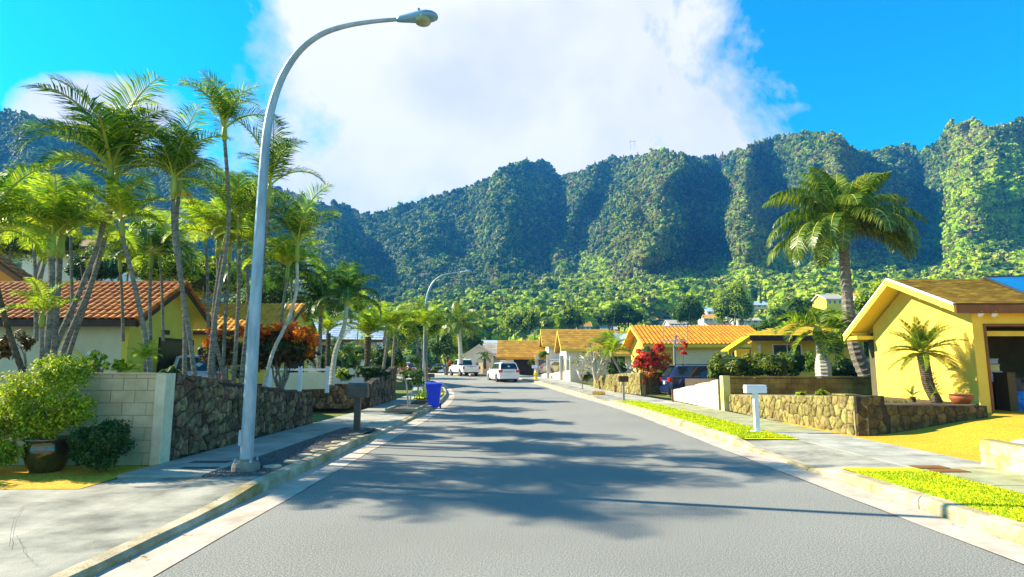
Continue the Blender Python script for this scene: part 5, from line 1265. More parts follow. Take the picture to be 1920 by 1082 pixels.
pot('squat brown glazed pot on the wall end before the yellow garage wall', at_z(1803, 757, .80), .27, .24, 'terracotta')
b = MB(); c = at_z(1848, 769, .45); leafcloud(b, c+Vector((0,0,.03)), (.3,.25,.06), 700, .05, 12, rnd); o = b.build('grass_tuft', M['leaf_bright']); tag(o, 'bright grass tuft at the foot of the yellow garage corner', 'grass tuft')

# --- left house with terracotta tiles
GXl = -13.2
root = thing('house', 'cream house with terracotta tile roof behind the left block wall', 'house', (-17, 25, .5), 'houses on the left side')
RXl = -12.6
nE = fit_tip(257, 600, RXl); pk = fit_tip(347, 533, RXl); fE = fit_tip(401, 612, RXl)
XW = -24.0
kN = (pk.z-nE.z)/(pk.y-nE.y); kF = (pk.z-fE.z)/(fE.y-pk.y)
zl = lambda y: pk.z-(pk.y-y)*kN if y < pk.y else pk.z-(y-pk.y)*kF
y0 = nE.y+.55; y1 = fE.y-.5
b = MB(); b.prism([(GXl, y0, .3), (GXl, y1, .3), (GXl, y1, zl(y1)-.16), (GXl, pk.y, pk.z-.16), (GXl, y0, zl(y0)-.16)], (-.2, 0, 0)); b.build('gable_wall', M['stucco_olive'], root)
b = MB(); b.box(XW, y0, .3, GXl-.2, y0+.2, zl(y0)-.14); b.build('front_wall', M['stucco_cream'], root)
# garage opening in the gable
g0 = fit_tip(298, 680, GXl+.02).y; g1 = fit_tip(357, 680, GXl+.02).y; gz_ = fit_tip(330, 640, GXl+.02).z
b = MB(); b.box(GXl, g0, .3, GXl+.03, g1, gz_); o = b.build('garage_door_or_shade', M['wood_door'], root)
b = MB(); b.box(GXl, g0-.1, .3, GXl+.06, g0, gz_+.1); b.box(GXl, g1, .3, GXl+.06, g1+.1, gz_+.1); b.box(GXl, g0, gz_, GXl+.06, g1, gz_+.1); b.build('door_frame', M['dark_brown'], root)
p = fit_tip(314, 624, GXl+.04); b = MB(); b.box(GXl, p.y-.18, p.z-.07, GXl+.03, p.y+.18, p.z+.1); b.build('house_sign', M['dark_brown'], root)
p = fit_tip(373, 662, GXl+.1)
for k, pz_ in enumerate((p,)):
    b = MB(); b.tube([pz_+Vector((-.1,0,.2)), pz_+Vector((.05,0,.24))], .02, 6); b.lathe(pz_+Vector((.05,0,-.15)), [(.03,0),(.09,.06),(.11,.28),(.14,.3),(.02,.4)], 8); b.build('wall_lantern', M['plastic_dark'], root)
for (e, nm) in ((nE, 1), (fE, 0)):
    b = MB(); P_ = [Vector((RXl, e.y, e.z)), Vector((XW, e.y, e.z)), Vector((XW, pk.y, pk.z)), Vector((RXl, pk.y, pk.z))]; quadslab(b, P_, .12); b.build('roof', M['brown_trim'] if nm else M['tile'], root)
    b = MB(); d = Vector((0,0,-.2)); a0 = Vector((RXl, e.y, e.z-.05)); a1 = Vector((RXl, pk.y, pk.z-.05)); b.prism([a0+d, a0, a1, a1+d], (.035,0,0)); b.build('rake_board', M['dark_brown'], root)
    # soffit
    b = MB(); n_ = (P_[1]-P_[0]).cross(P_[3]-P_[0]).normalized(); n_ = n_ if n_.z > 0 else -n_
    quadslab(b, [P_[0]-n_*.13, Vector((GXl-.3, e.y, e.z))-n_*.13, Vector((GXl-.3, pk.y, pk.z))-n_*.13, P_[3]-n_*.13], .02); b.build('soffit', M['stucco_olive'], root)
b = MB(); b.box(XW, nE.y-.06, nE.z-.22, RXl, nE.y+.0, nE.z-.02); b.build('gutter_board', M['dark_brown'], root)
p = fit_tip(200, 602, -14.6)
b = MB(); b.tube([(-15.6, nE.y-.05, nE.z-.2), (-15.5, nE.y-.02, nE.z-.35), (-14.0, y0-.1, 1.6), (-13.9, y0-.08, .4)], .05, 6); b.build('downpipe', M['stucco_olive'], root)
# individual curved tiles on the near slope
sl_ = Vector((0, pk.y-nE.y, pk.z-nE.z)); nv = 10; nu = 29; ex = (RXl-XW)
def tile_mesh(w_, l):
    b = MB(); vs = []; fs = []; n = 5
    up = sl_.normalized(); nn = Vector((1,0,0)).cross(up).normalized(); nn = nn if nn.z > 0 else -nn
    for (t, e) in ((0, .035), (l, .006)):
        for k in range(n+1):
            a = k/n; h = .065*math.sin(math.pi*a)**.8 if a < 1 else 0
            vs.append(Vector((-w_*a, 0, 0))+up*t+nn*(e+h))
    fs = [(k, k+1, n+2+k, n+1+k) for k in range(n)]; b.add(vs, fs)
    lo = [v_-nn*.03 for v_ in vs[:n+1]]; b.add(vs[:n+1]+lo, [(k+1, k, n+1+k, n+2+k) for k in range(n)])
    return b.mesh('roof_tile', M['tile'], smooth=False)
tw_ = .262; tl = sl_.length/nv; TMsh = tile_mesh(tw_*.98, tl*1.12)
for j in range(nv):
    for i in range(29):
        q = Vector((RXl-i*tw_, nE.y, nE.z))+sl_*(j/nv)+Vector((0,0,.015)); inst(TMsh, 'roof_tile', root, q-Vector(root.location)+Vector((rnd.uniform(-.006,.006), 0, rnd.uniform(-.004,.006))))
b = MB(); rows(b, (XW, nE.y, nE.z+.015), (RXl-29*tw_-XW, 0, 0), sl_, 14, nv, 'tile'); b.build('more_roof_tiles', M['tile'], root, kind='stuff')
b = MB()
for k in range(26): 
    x = RXl-k*.42; b.tube([(x, pk.y, pk.z+.03), (x-.42, pk.y, pk.z+.05)], .09, 7)
b.build('ridge_tiles', M['tile'], root, kind='stuff')
b = MB()
for e in (nE, fE):
    for k in range(11):
        a = Vector((RXl+.02, e.y, e.z+.05)).lerp(Vector((RXl+.02, pk.y, pk.z+.05)), k/11); c = Vector((RXl+.02, e.y, e.z+.07)).lerp(Vector((RXl+.02, pk.y, pk.z+.07)), (k+1)/11); b.tube([a, c], .095, 7)
b.build('edge_tiles', M['tile'], root, kind='stuff')

# orange gable at the far left edge (building behind)
root = thing('house', 'orange stucco gable with tiled rake at the far left edge', 'house', (-25, 31, .5), 'houses on the left side')
a = at_y(-60, 440, 30); c = at_y(66, 528, 30); d = at_y(-190, 528, 30); pkx = a
b = MB(); b.prism([(d.x, 30, .4), (c.x-.6, 30, .4), (c.x-.6, 30, c.z+.2), (a.x, 30, a.z-.3), (d.x, 30, c.z)], (0, .3, 0)); b.build('gable_wall', M['stucco_orange'], root)
b = MB(); quadslab(b, [(c.x, 29.2, c.z), (c.x, 30.3, c.z), (a.x, 30.3, a.z), (a.x, 29.2, a.z)], .18); b.build('roof', M['tile'], root)
b = MB(); rows(b, Vector((c.x, 29.2, c.z+.02)), Vector((0, 1.1, 0)), Vector((a.x-c.x, 0, a.z-c.z)), 3, 9, 'tile'); b.build('roof_tiles', M['tile'], root, kind='stuff')
b = MB(); b.prism([(c.x+.02, 29.12, c.z-.28), (c.x+.02, 29.12, c.z-.02), (a.x, 29.12, a.z-.02), (a.x, 29.12, a.z-.28)], (0, .07, 0)); b.build('rake_board', M['brown_trim'], root)
# upper left white house behind palms
gable_house('white house with brown eave high behind the left palms', (at_y(40,505,40).x, 40, at_y(40,505,40).z), 0, 5.4, 5, 1.7, .9, .7, 'stucco_white', 'brown_trim', stuffrows=False, fascia='dark_brown', wins=(('s', 1.4, .5, 1.0, .7), ('s', 3.4, .5, 1.0, .7)), group='houses on the left side')
# second left tiled house
gxl = -12.6
n2 = fit_tip(530, 622, gxl+.0) if False else None
RX2 = -13.3; e1 = fit_tip(533, 620, RX2); pk2 = fit_tip(573, 571, RX2); e2 = fit_tip(597, 612, RX2)
o = Vector((RX2-13, e1.y+.5, .45)); Wd = e2.y-e1.y-1.0; hw_ = e1.z+(.5)*(pk2.z-e1.z)/(pk2.y-e1.y)-o.z
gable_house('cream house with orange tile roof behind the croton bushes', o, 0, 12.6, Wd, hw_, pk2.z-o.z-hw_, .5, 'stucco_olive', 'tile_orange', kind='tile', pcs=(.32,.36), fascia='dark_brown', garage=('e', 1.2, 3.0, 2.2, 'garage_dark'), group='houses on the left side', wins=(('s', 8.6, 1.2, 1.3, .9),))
# white house with blue roof, left
p = at_y(560, 700, 47)
gable_house('white house with a pale blue roof behind the second tiled house', (at_y(574,700,46).x, 46, .9), R(8), 5.2, 6.5, 3.3, 1.6, .6, 'stucco_white', 'roof_blue', pcs=(.5,.4), fascia='brown_trim', group='houses on the left side', wins=(('s', 1.1, 1.5, 1.1, 1.1), ('s', 3.6, 1.5, 1.1, 1.1)))
# low white fence wall with rail, left
root = thing('low_wall', 'low cream wall topped by a white rail behind the croton bush', 'wall', (-7.5, 22, .4)); b = MB(); A = at_y(505, 712, 21); B = at_y(616, 712, 22.5)
slab_wall(root, 'panel', (A.x, 21), (B.x, 22.5), .6, .6, .15, M['stucco_cream'], at_y(560,725,21.8).z-.1)
b = MB(); z = at_y(560, 693, 21.8).z; b.tube([(A.x, 21, z), (B.x, 22.5, z)], .035, 6); b.build('rail', M['box_white'], root)
for t in (.0, .5, .98):
    q = Vector((A.x, 21, 0)).lerp(Vector((B.x, 22.5, 0)), t); b = MB(); b.box(q.x-.06, q.y-.06, .8, q.x+.06, q.y+.06, z+.12); b.build('post', M['box_white'], root)

# --- right side houses further away
RXh = 9.9
# hip roof house
root = thing('house', 'house with golden shingle roof and dark shaded entry behind the shrubs', 'house', (14, 32, 1.0), 'houses on the right side')
Ye = 30.0; a = at_y(1405, 630, Ye); c = at_y(1640, 628, Ye); r1 = at_y(1512, 601, 33.5); r2 = at_y(1640, 600, 33.5); lt = at_y(1326, 660, Ye+3.2)
b = MB(); P_ = [a, Vector((c.x, Ye, a.z)), Vector((c.x, 33.5, r1.z)), r1]; quadslab(b, P_, .06); b.build('roof', M['shingle_gold'], root)
b = MB(); rows(b, a+Vector((0,-.01,.02)), Vector((c.x-a.x,0,0)), Vector((0, 3.5, r1.z-a.z)), 26, 12, 'shingle', keep=lambda s, t: s*(c.x-a.x) > t*(r1.x-a.x)); b.build('shingles', M['shingle_gold'], root, kind='stuff')
lt2 = Vector((lt.x, Ye+6.5, lt.z)); b = MB(); quadslab(b, [a, Vector((lt.x, Ye+.0, lt.z)), Vector((lt.x, Ye+1.1, lt.z)), Vector((a.x, Ye+1.1, a.z))], .08); b.build('roof', M['shingle_gold'], root)
b = MB(); b.prism([a+Vector((0,-.05,-.24)), a+Vector((0,-.05,.0)), Vector((c.x, Ye-.05, a.z)), Vector((c.x, Ye-.05, a.z-.24))], (0,.05,0)); b.build('fascia_board', M['dark_brown'], root)
b = MB(); b.prism([Vector((lt.x, Ye-.05, lt.z-.25)), Vector((lt.x, Ye-.05, lt.z)), a+Vector((0,-.05,0)), a+Vector((0,-.05,-.25))], (0,.05,0)); b.build('rake_board', M['shingle_gold'], root)
b = MB(); b.box(a.x+.6, Ye+1.0, .8, c.x, Ye+1.2, a.z-.06); b.build('front_wall', M['stucco_olive'], root)
b = MB(); b.box(lt.x+1.0, Ye+1.6, .8, a.x+.6, Ye+1.8, lt.z+.1); b.build('side_wall', M['stucco_olive'], root)
b = MB(); b.box(a.x+.3, Ye+.3, 1.0, a.x+.5, Ye+.5, a.z-.1); b.build('porch_post', M['stucco_yellow'], root)
b = MB(); p = at_y(1421, 655, Ye+.5); b.lathe(p-Vector((0,0,.35)), [(.1,0),(.14,.05),(.14,.5),(.17,.55),(.04,.68)], 8); b.build('porch_lantern', M['trim_white'], root)
window(root, frame2((0,0,0),0), a.x+1.6, 2.0, 1.4, .9, Ye+1.0, -1)
# orange tiled house with white gable wall
o = at_y(1240, 700, 43); zb_ = .9; xE = at_y(1240, 645, 40.5)
hw_ = at_y(1300, 645, 41).z-zb_; rs_ = at_y(1300, 616, 45).z-zb_-hw_
gable_house('yellow house with bright orange tile roof behind the basketball hoop', (at_y(1222,700,41.6).x, 41.6, zb_), 0, 7.6, 7, hw_+.2, rs_, .6, 'stucco_olive', 'tile_orange', kind='tile', pcs=(.29,.33), fascia='trim_yellow', wins=(('w', 2.4, 1.2, 1.2, 1.0), ('s', 5.6, 1.1, 1.3, 1.0)), rake=.7, garage=('s', 1.5, 3.6, 2.1, 'stucco_cream'))
# brown roofs with solar panels
o = (at_y(1120,700,54).x, 54, .95); gable_house('house with brown shingle roof and pale solar panels in the middle distance', o, 0, 8.8, 8, 2.3, 1.75, .6, 'stucco_cream', 'shingle_brown', fascia='trim_yellow', rake=.8, pcs=(.6,.5), solar=('solar_pale', 4, 2.0, 1.45, .45, .97), wins=(('s', 1.2, 1.0, 1.3, 1.0),))
o = (at_y(1140,700,62).x, 62, 1.2); gable_house('house with rust-brown roof rising behind the solar panel house', o, 0, 8.0, 7, 3.0, 1.6, .6, 'stucco_white', 'shingle_brown', fascia='trim_white', rake=.6, pcs=(.6,.5), wins=(('w', 2.5, 1.5, 1.2, 1.0),))
# white gabled house with pillar fence
o = (at_y(1062,700,55).x, 55.0, .95); gable_house('white stucco house with a brown shingle roof behind the pillar fence', o, 0, 4.6, 7.5, 2.75, 1.75, .5, 'stucco_white', 'shingle_brown', fascia='trim_yellow', rake=.5, pcs=(.5,.45), garage=('w', 1.6, 3.8, 1.9, 'trim_yellow'))
o = (at_y(1030,700,63).x, 64.0, 1.2); gable_house('house with steep brown gable behind the white stucco house', o, 0, 6, 6, 3.3, 1.6, .6, 'stucco_white', 'shingle_brown', fascia='trim_yellow', rake=.7, pcs=(.5,.45), wins=(('w', 2, 1.4, 1.2, 1.0),))
# brown roofed garage house behind SUV
o = (at_y(948,700,68).x, 68.0, .98); gable_house('low house with an orange-brown roof and open garage behind the white sport utility car', o, 0, 6.3, 7.5, 2.35, 1.75, .7, 'stucco_yellow', 'shingle_brown', fascia='stucco_orange', rake=1.0, pcs=(.5,.45), garage=('s', .9, 4.6, 1.75, 'garage_dark'))
b = MB(); q = at_y(948, 690, 66.5); b.box(q.x, 66.3, .9, q.x+.9, 66.5, 2.6); o_ = b.build('white_garden_wall', M['stucco_white']); tag(o_, 'short white wall corner left of the open garage', 'wall')
# grey roofed white houses
o = (at_y(888,700,80).x, 80.0, .98); gable_house('white house with a grey shingle roof behind the pickup truck', o, 0, 3.4, 7, 2.5, 1.9, .4, 'stucco_white', 'shingle_grey', fascia='trim_white', rake=.4, pcs=(.6,.5), garage=('s', .8, 1.8, 1.9, 'brown_trim'))
o = (at_y(925,700,76).x, 76.0, .98); gable_house('small white gabled wing right of the grey-roofed house', o, R(90), 4, 3.6, 2.6, 1.2, .3, 'stucco_white', 'shingle_grey', fascia='trim_white', rake=.3, pcs=(.6,.5))
o = (at_y(900,660,100).x, 100, 3.2); gable_house('house with a blue-grey metal roof above the grey shingle roof', o, 0, 7, 7, 2.0, 1.4, .5, 'stucco_white', 'roof_blue', fascia='roof_blue', stuffrows=False)
o = (at_y(960,655,92).x, 92, 2.2); gable_house('rust-roofed house peeking over the orange-brown garage roof', o, 0, 12, 7, 2.3, 1.0, .5, 'stucco_cream', 'brown_trim', fascia='trim_yellow', stuffrows=False)
# hillside houses
HH = 'small houses on the hillside'
for lb, u0, u1, vb, vr, ve, Y, wm, rm in [
    ('two-storey white hillside house with tan roof left of the distant lamp', 1082, 1108, 624, 603, 611, 190, 'stucco_white', 'shingle_brown'),
    ('pale grey roofed hillside house beside the distant lamp', 1128, 1156, 622, 611, 617, 200, 'stucco_cream', 'shingle_grey'),
    ('hillside house with an orange roof and white wall above the backboard', 1222, 1232, 604, 593, 598, 230, 'stucco_orange', 'tile_orange'),
    ('wide hillside house with grey roof behind the backboard', 1255, 1290, 614, 600, 606, 205, 'stucco_white', 'shingle_grey'),
    ('bright white hillside house highest above the orange tiled roof', 1326, 1352, 590, 577, 583, 240, 'stucco_white', 'roof_blue'),
    ('hillside house with an orange roof below the bright white house', 1320, 1346, 604, 590, 596, 215, 'stucco_cream', 'tile_orange'),
    ('dark-roofed hillside house among trees right of the white house', 1362, 1394, 596, 581, 588, 235, 'stucco_cream', 'brown_trim'),
    ('blue-roofed hillside house near the tall dark conifers', 1410, 1440, 577, 565, 571, 270, 'stucco_white', 'roof_blue'),
    ('hillside house with flat pale roof below the conifers', 1384, 1426, 607, 596, 600, 210, 'stucco_cream', 'shingle_grey'),
    ('dark low roofs directly over the orange tiled roof', 1332, 1376, 618, 606, 612, 170, 'roof_blue', 'brown_trim'),
    ('yellow balconied hillside house beside the coconut trunk', 1550, 1582, 574, 552, 559, 150, 'stucco_yellow', 'shingle_grey'),
    ('small white-walled roof seen right of the coconut palm trunk', 1606, 1640, 566, 549, 556, 170, 'stucco_white', 'tile_orange'),
    ('hillside house with brown roof right of the grey-roofed row', 1262, 1282, 596, 586, 590, 260, 'stucco_white', 'shingle_brown'),
    ]:
    a = at_y(u0, vb, Y); c = at_y(u1, vb, Y); e = at_y(u0, ve, Y).z-a.z; r_ = at_y(u0, vr, Y+3.5).z-a.z-e; D_ = (c.x-a.x)
    gable_house(lb, (a.x, Y, a.z), 0, D_, 7, e, max(.5, r_), .4, wm, rm, stuffrows=False, fascia='trim_white', rake=.4, name='hillside_house', group=HH,
        wins=tuple(('s', D_*q, e*.3, D_*.14, e*.45) for q in (.12, .42, .72)), roofth=.2)

# pillar fence, right
root = thing('pillar_fence', 'cream pillars with metal bar panels on a low wall before the white house', 'fence', at_s(52, 7.0, .15), None)
P_ = [off(i, 7.0, .15) for i in (idx(49.6), idx(52.2), idx(54.8), idx(57.4))]
for p in P_: b = MB(); b.box(p.x-.17, p.y-.17, p.z-.2, p.x+.17, p.y+.17, p.z+2.15); b.build('pillar', M['cmu_white'], root)
for k, (p, q) in enumerate(zip(P_[:-1], P_[1:])):
    hA, hB = 1.15-.28*k, 1.15-.28*(k+1)
    slab_wall(root, 'low_wall', q.xy, p.xy, hB, hA, .15, M['cmu_white'], p.z-.1)
    b = MB()
    for j in range(1, 14):
        c = p.lerp(q, j/14); b.box(c.x-.012, c.y-.012, c.z+.9-.28*k, c.x+.012, c.y+.012, c.z+1.85-.1*k)
    b.tube([p+Vector((0,0,1.85-.1*k)), q+Vector((0,0,1.85-.1*k))], .025, 4); b.build('railing', M['post_grey'], root)
root = thing('wooden_fence', 'weathered wooden board fence left of the white pickup', 'fence', at_s(70, 7.5, 0), None)
A, B = off(idx(70), 7.4, 0), off(idx(88), 8.5, 0)
for k in range(26):
    p = A.lerp(B, k/26); q = A.lerp(B, (k+.93)/26); b = MB(); b.prism([p, q, q+Vector((0,0,1.5)), p+Vector((0,0,1.5))], (.03,.02,0)); b.build('board', M['fence_wood'], root)
# basketball hoop
Y = 35.5; p = at_y(1266, 700, Y); g_ = .2
root = thing('basketball_hoop', 'clear basketball backboard on a pole above the dark blue car', 'basketball hoop', (p.x, Y, g_))
A, B, C_, D_ = at_y(1244, 639, Y-.6), at_y(1289, 639, Y-.6), at_y(1289, 612, Y-.6), at_y(1244, 612, Y-.6)
b = MB(); b.tube([(p.x, Y, g_), (p.x, Y, A.z-.4), (p.x, Y-.5, A.z+.35)], .07, 8); b.build('pole', M['post_grey'], root)
b = MB()
for s, e in ((A,B),(B,C_),(C_,D_),(D_,A)): b.tube([s, e], .035, 4)
m1, m2 = A.lerp(B, .33)+Vector((0,-.02,.12)), A.lerp(B, .68)+Vector((0,-.02,.12)); 
for s, e in ((m1,m2),(m2,m2+Vector((0,0,.42))),(m2+Vector((0,0,.42)),m1+Vector((0,0,.42))),(m1+Vector((0,0,.42)),m1)): b.tube([s, e], .02, 4)
b.build('backboard_frame', M['alu'], root)
b = MB(); q = A.lerp(B, .5)+Vector((0,-.3,.05)); n = 14
ring = [q+Vector((.23*math.cos(2*math.pi*k/n), .23*math.sin(2*math.pi*k/n), 0)) for k in range(n+1)]; b.tube(ring, .015, 4); b.build('rim', M['stucco_orange'], root)
b = MB()
for k in range(n):
    a_ = 2*math.pi*k/n; s = q+Vector((.23*math.cos(a_), .23*math.sin(a_), 0)); e = q+Vector((.12*math.cos(a_+.4), .12*math.sin(a_+.4), -.4)); b.tube([s, e], .006, 3)
b.build('net', M['box_white'], root)
# little wooden marker post and the tall thin post on the lawn end
for lb, pp_, h_ in (('short dark marker post at the foot of the white sloping wall', at_s(28.5, 6.85, .15), .55), ('short rusty post stub before the mossy lava wall', at_s(38.0, 6.6, .15), .45)):
    r_ = thing('marker_post', lb, 'post', pp_); b = MB(); b.box(-.04,-.04,0,.04,.04,h_); b.build('shaft', M['brown_trim'], r_, local=True); b = MB(); b.box(-.05,-.05,h_,.05,.05,h_+.03); b.build('post_cap', M['dark_brown'], r_, local=True)
# dark shell-shaped stub planter debris by kerb
r_ = thing('grass_clump', 'dry brown grass clump on the right kerb strip', 'plant', at_s(35.5, 4.9, .15)); b = MB()
for k in range(220):
    a = rnd.random()*6.28; rr_ = rnd.random()*.35; c = Vector(r_.location)+Vector((math.cos(a)*rr_, math.sin(a)*rr_, 0)); l = rnd.uniform(.08,.3); b.add([c+Vector((-.02,0,0)), c+Vector((.02,0,0)), c+Vector((math.cos(a)*.1, math.sin(a)*.1, l))], [(0,1,2)])
b.build('blades', M['dry_leaf'], r_)
# ridge-top masts and poles
for lb, u, v0, v1, Yd in (('thin twin-legged power mast on the mountain ridge', 1186, 276, 263, 640),):
    r_ = thing('power_mast', lb, 'mast', at_y(u, v0, Yd)); b = MB()
    for du in (-4, 4): b.tube([at_y(u+du, v0+4, Yd), at_y(u+du, v1, Yd)], .25, 4)
    b.tube([at_y(u-6, v1+2, Yd), at_y(u+6, v1+2, Yd)], .2, 4); b.build('frame', M['pole_grey'], r_)
# tall dark conifers on the slope as slim trees
for k, (u, v, h_) in enumerate(((1411,572,30),(1427,570,34),(1436,568,30),(1372,580,22),(951,632,20),(965,634,18),(1003,640,18),(935,632,20),(980,636,16))):
    Y = 230 if u > 1200 else 125; base = at_y(u, v, Y); top = at_y(u, v-h_, Y); hh = top.z-base.z; r_ = thing('cypress_tree', 'slim dark conifer %s' % ['leftmost of the three by the blue-roofed hillside house','in the middle of the three by the blue-roofed hillside house','rightmost of the three by the blue-roofed hillside house','alone on the slope beside the yellow-green feathery tree','behind the grey-roofed house, second from the left','behind the orange-brown roof, third from the left','rightmost of the row over the orange-brown roof','leftmost of the row near the blue-grey roof','fourth from the left over the orange-brown roof'][k], 'tree', base, 'slim conifers')
    b = MB()
    for q in range(420):
        t = rnd.random(); a = rnd.random()*6.28; rr_ = hh*.085*(1-t)**.6*(.6+.5*rnd.random()); c = base+Vector((math.cos(a)*rr_, math.sin(a)*rr_, hh*(.05+.95*t))); s = .035*hh; d = Vector((math.cos(a)*.4, math.sin(a)*.4, .9))*s; e = Vector((-math.sin(a), math.cos(a), 0))*s*.5
        b.add([c-d*.5, c+e, c+d, c-e], [(0,1,2,3)])
    b.build('crown', M['leaf_dark'], r_); b = MB(); b.tube([base, base+Vector((0,0,hh*.9))], [hh*.02, hh*.003], 5); b.build('trunk', M['bark_dark'], r_)
# ---------------------------------------------------------------- mountains and forest
SKY = [(-900,150),(-400,160),(-150,180),(0,192),(25,201),(45,206),(80,217),(150,240),(250,275),(350,300),(446,325),(520,347),(550,356),(571,371),(605,372),(640,377),(673,393),(690,394),(703,389),(738,379),(780,368),(812,356),(850,348),(870,343),(909,325),(948,301),(970,291),(995,286),(1026,290),(1041,301),(1049,316),(1065,313),(1086,308),(1110,298),(1132,290),(1170,279),(1223,272),(1260,265),(1297,273),(1324,283),(1361,281),(1385,272),(1407,265),(1439,249),(1470,240),(1498,235),(1530,232),(1567,228),(1599,235),(1613,249),(1622,264),(1659,266),(1682,262),(1705,259),(1727,258),(1755,267),(1782,260),(1800,245),(1815,217),(1828,208),(1845,207),(1865,205),(1888,218),(1920,220),(2000,190),(2300,170),(2900,160)]
def pw(T, x):
    if x <= T[0][0]: return T[0][1]
    for (a, p), (c, q) in zip(T[:-1], T[1:]):
        if x <= c: return p+(q-p)*(x-a)/(c-a)
    return T[-1][1]
def pws(T, x):
    if x <= T[0][0]: return T[0][1]
    for (a, p), (c, q) in zip(T[:-1], T[1:]):
        if x <= c: t = (x-a)/(c-a); t = t*t*(3-2*t)*.8+t*.2; return p+(q-p)*t
    return T[-1][1]
# spurs (near, negative) and ravines (far, positive) along the crest (top) and along the foot (bottom): u_top, u_bottom, depth
SP = [(-900,-900,0),(-400,-500,-60),(-100,-200,70),(60,40,-70),(200,150,30),(330,330,-60),(480,420,60),(560,600,-90),(660,760,30),(700,860,10),(860,900,20),(930,960,-30),(1060,985,130),(1110,1030,20),(1150,1060,60),(1265,1160,-150),(1335,1255,150),(1440,1380,-130),(1475,1450,40),(1500,1490,60),(1600,1560,-120),(1645,1630,120),(1700,1690,80),(1752,1740,150),(1850,1800,-110),(1910,1880,-70),(2050,2000,60),(2300,2300,-60),(2900,2900,0)]
def spur(u, t):
    T = sorted([(ut+(ub-ut)*(1-t)**1.2, d) for ut, ub, d in SP]); return pws(T, u)
NU, NV = 620, 150
U0, U1 = -700, 2700
def foot(u):  # distance where the slope starts
    return 150+40*noise.noise(Vector((u*.004, 0, 3)))
def hillpoint(u, t):
    """t 0 foot .. 1 crest"""
    vc = pw(SKY, u)+7; vf = 655
    BR = .40                                    # share of the picture height that is gentle lower slope
    v = vf+(vc-vf)*t
    v += 9*noise.noise(Vector((u*.012, t*7, 1.7)))*math.sin(math.pi*t)
    r = 150+330*min(1, t/BR)**1.15+max(0, (t-BR)/(1-BR))*230
    k = sm_((t-.22)/.36)
    wu = u+70*noise.noise(Vector((u*.005, t*2.2, 11)))*k+26*noise.noise(Vector((u*.02, t*5, 12)))*k
    r += spur(wu, t)*k*(1.0-.3*t)
    r += 55*noise.noise(Vector((u*.012+t*1.5, t*3.0, 5.1)))*k+24*noise.noise(Vector((u*.03, t*8, 8.1)))*k+20*noise.noise(Vector((u*.006, t*4, 2.1)))*(1-k)
    if u > 1850: r -= 0
    a = (u-960)/F; d = Vector((a, 1)).normalized(); 
    Y = r*d.y; el = (692-v)/F
    return Vector((a*Y, Y, H+el*Y))
b = MB(); vs = []
for j in range(NV+1):
    for i in range(NU+1):
        vs.append(hillpoint(U0+(U1-U0)*i/NU, j/NV))
# back side going down
for i in range(NU+1):
    p = vs[NV*(NU+1)+i]; vs.append(Vector((p.x*1.5, p.y*1.5, -2)))
fs = [(j*(NU+1)+i, j*(NU+1)+i+1, (j+1)*(NU+1)+i+1, (j+1)*(NU+1)+i) for j in range(NV+1) for i in range(NU)]
b.add(vs, fs); b.build('mountain_terrain', M['hill_ground'], kind='structure', smooth=True)

# forest crowns: a few source crowns, placed by geometry nodes
def crown_mesh(name, m, seed, tall=1.0, n=420, ls=.2, spire=False, arms=5):
    rn = random.Random(seed); b = MB()
    if spire:
        for k in range(n):
            t = rn.random()**.8; a = rn.random()*6.28; rr_ = .34*(1-t)**.75*(.5+.6*rn.random()); c = Vector((math.cos(a)*rr_, math.sin(a)*rr_, tall*(.02+1.0*t))); d = Vector((math.cos(a)*.5, math.sin(a)*.5, .8)).normalized()*ls*.5; e = Vector((-math.sin(a), math.cos(a), rn.uniform(-.3, .3)))*ls*.26
            b.add([c-d*.6, c+e, c+d, c-e], [(0,1,2,3)])
        core(b, (0,0,tall*.35), (.34,.34,tall*.45), rn, .6)
    else:
        leafcloud(b, (0,0,.42*tall), (.55,.55,.42*tall), n, ls, arms, rn, shell=.8, asp=.8); core(b, (0,0,.36*tall), (.55,.55,.42*tall), rn, .72)
    me = b.mesh(name, m, smooth=False); o = bpy.data.objects.new(name, me); return o
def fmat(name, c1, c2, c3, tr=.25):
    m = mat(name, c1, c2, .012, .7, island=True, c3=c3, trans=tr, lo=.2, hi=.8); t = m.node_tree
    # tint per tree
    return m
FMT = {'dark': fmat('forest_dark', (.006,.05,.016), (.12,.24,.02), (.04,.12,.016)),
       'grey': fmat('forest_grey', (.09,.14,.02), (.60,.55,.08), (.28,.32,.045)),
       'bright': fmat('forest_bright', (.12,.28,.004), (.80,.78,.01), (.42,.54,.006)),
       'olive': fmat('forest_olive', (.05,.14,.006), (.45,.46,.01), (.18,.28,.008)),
       'rust': fmat('forest_rust', (.12,.10,.02), (.40,.28,.05), (.24,.18,.04))}
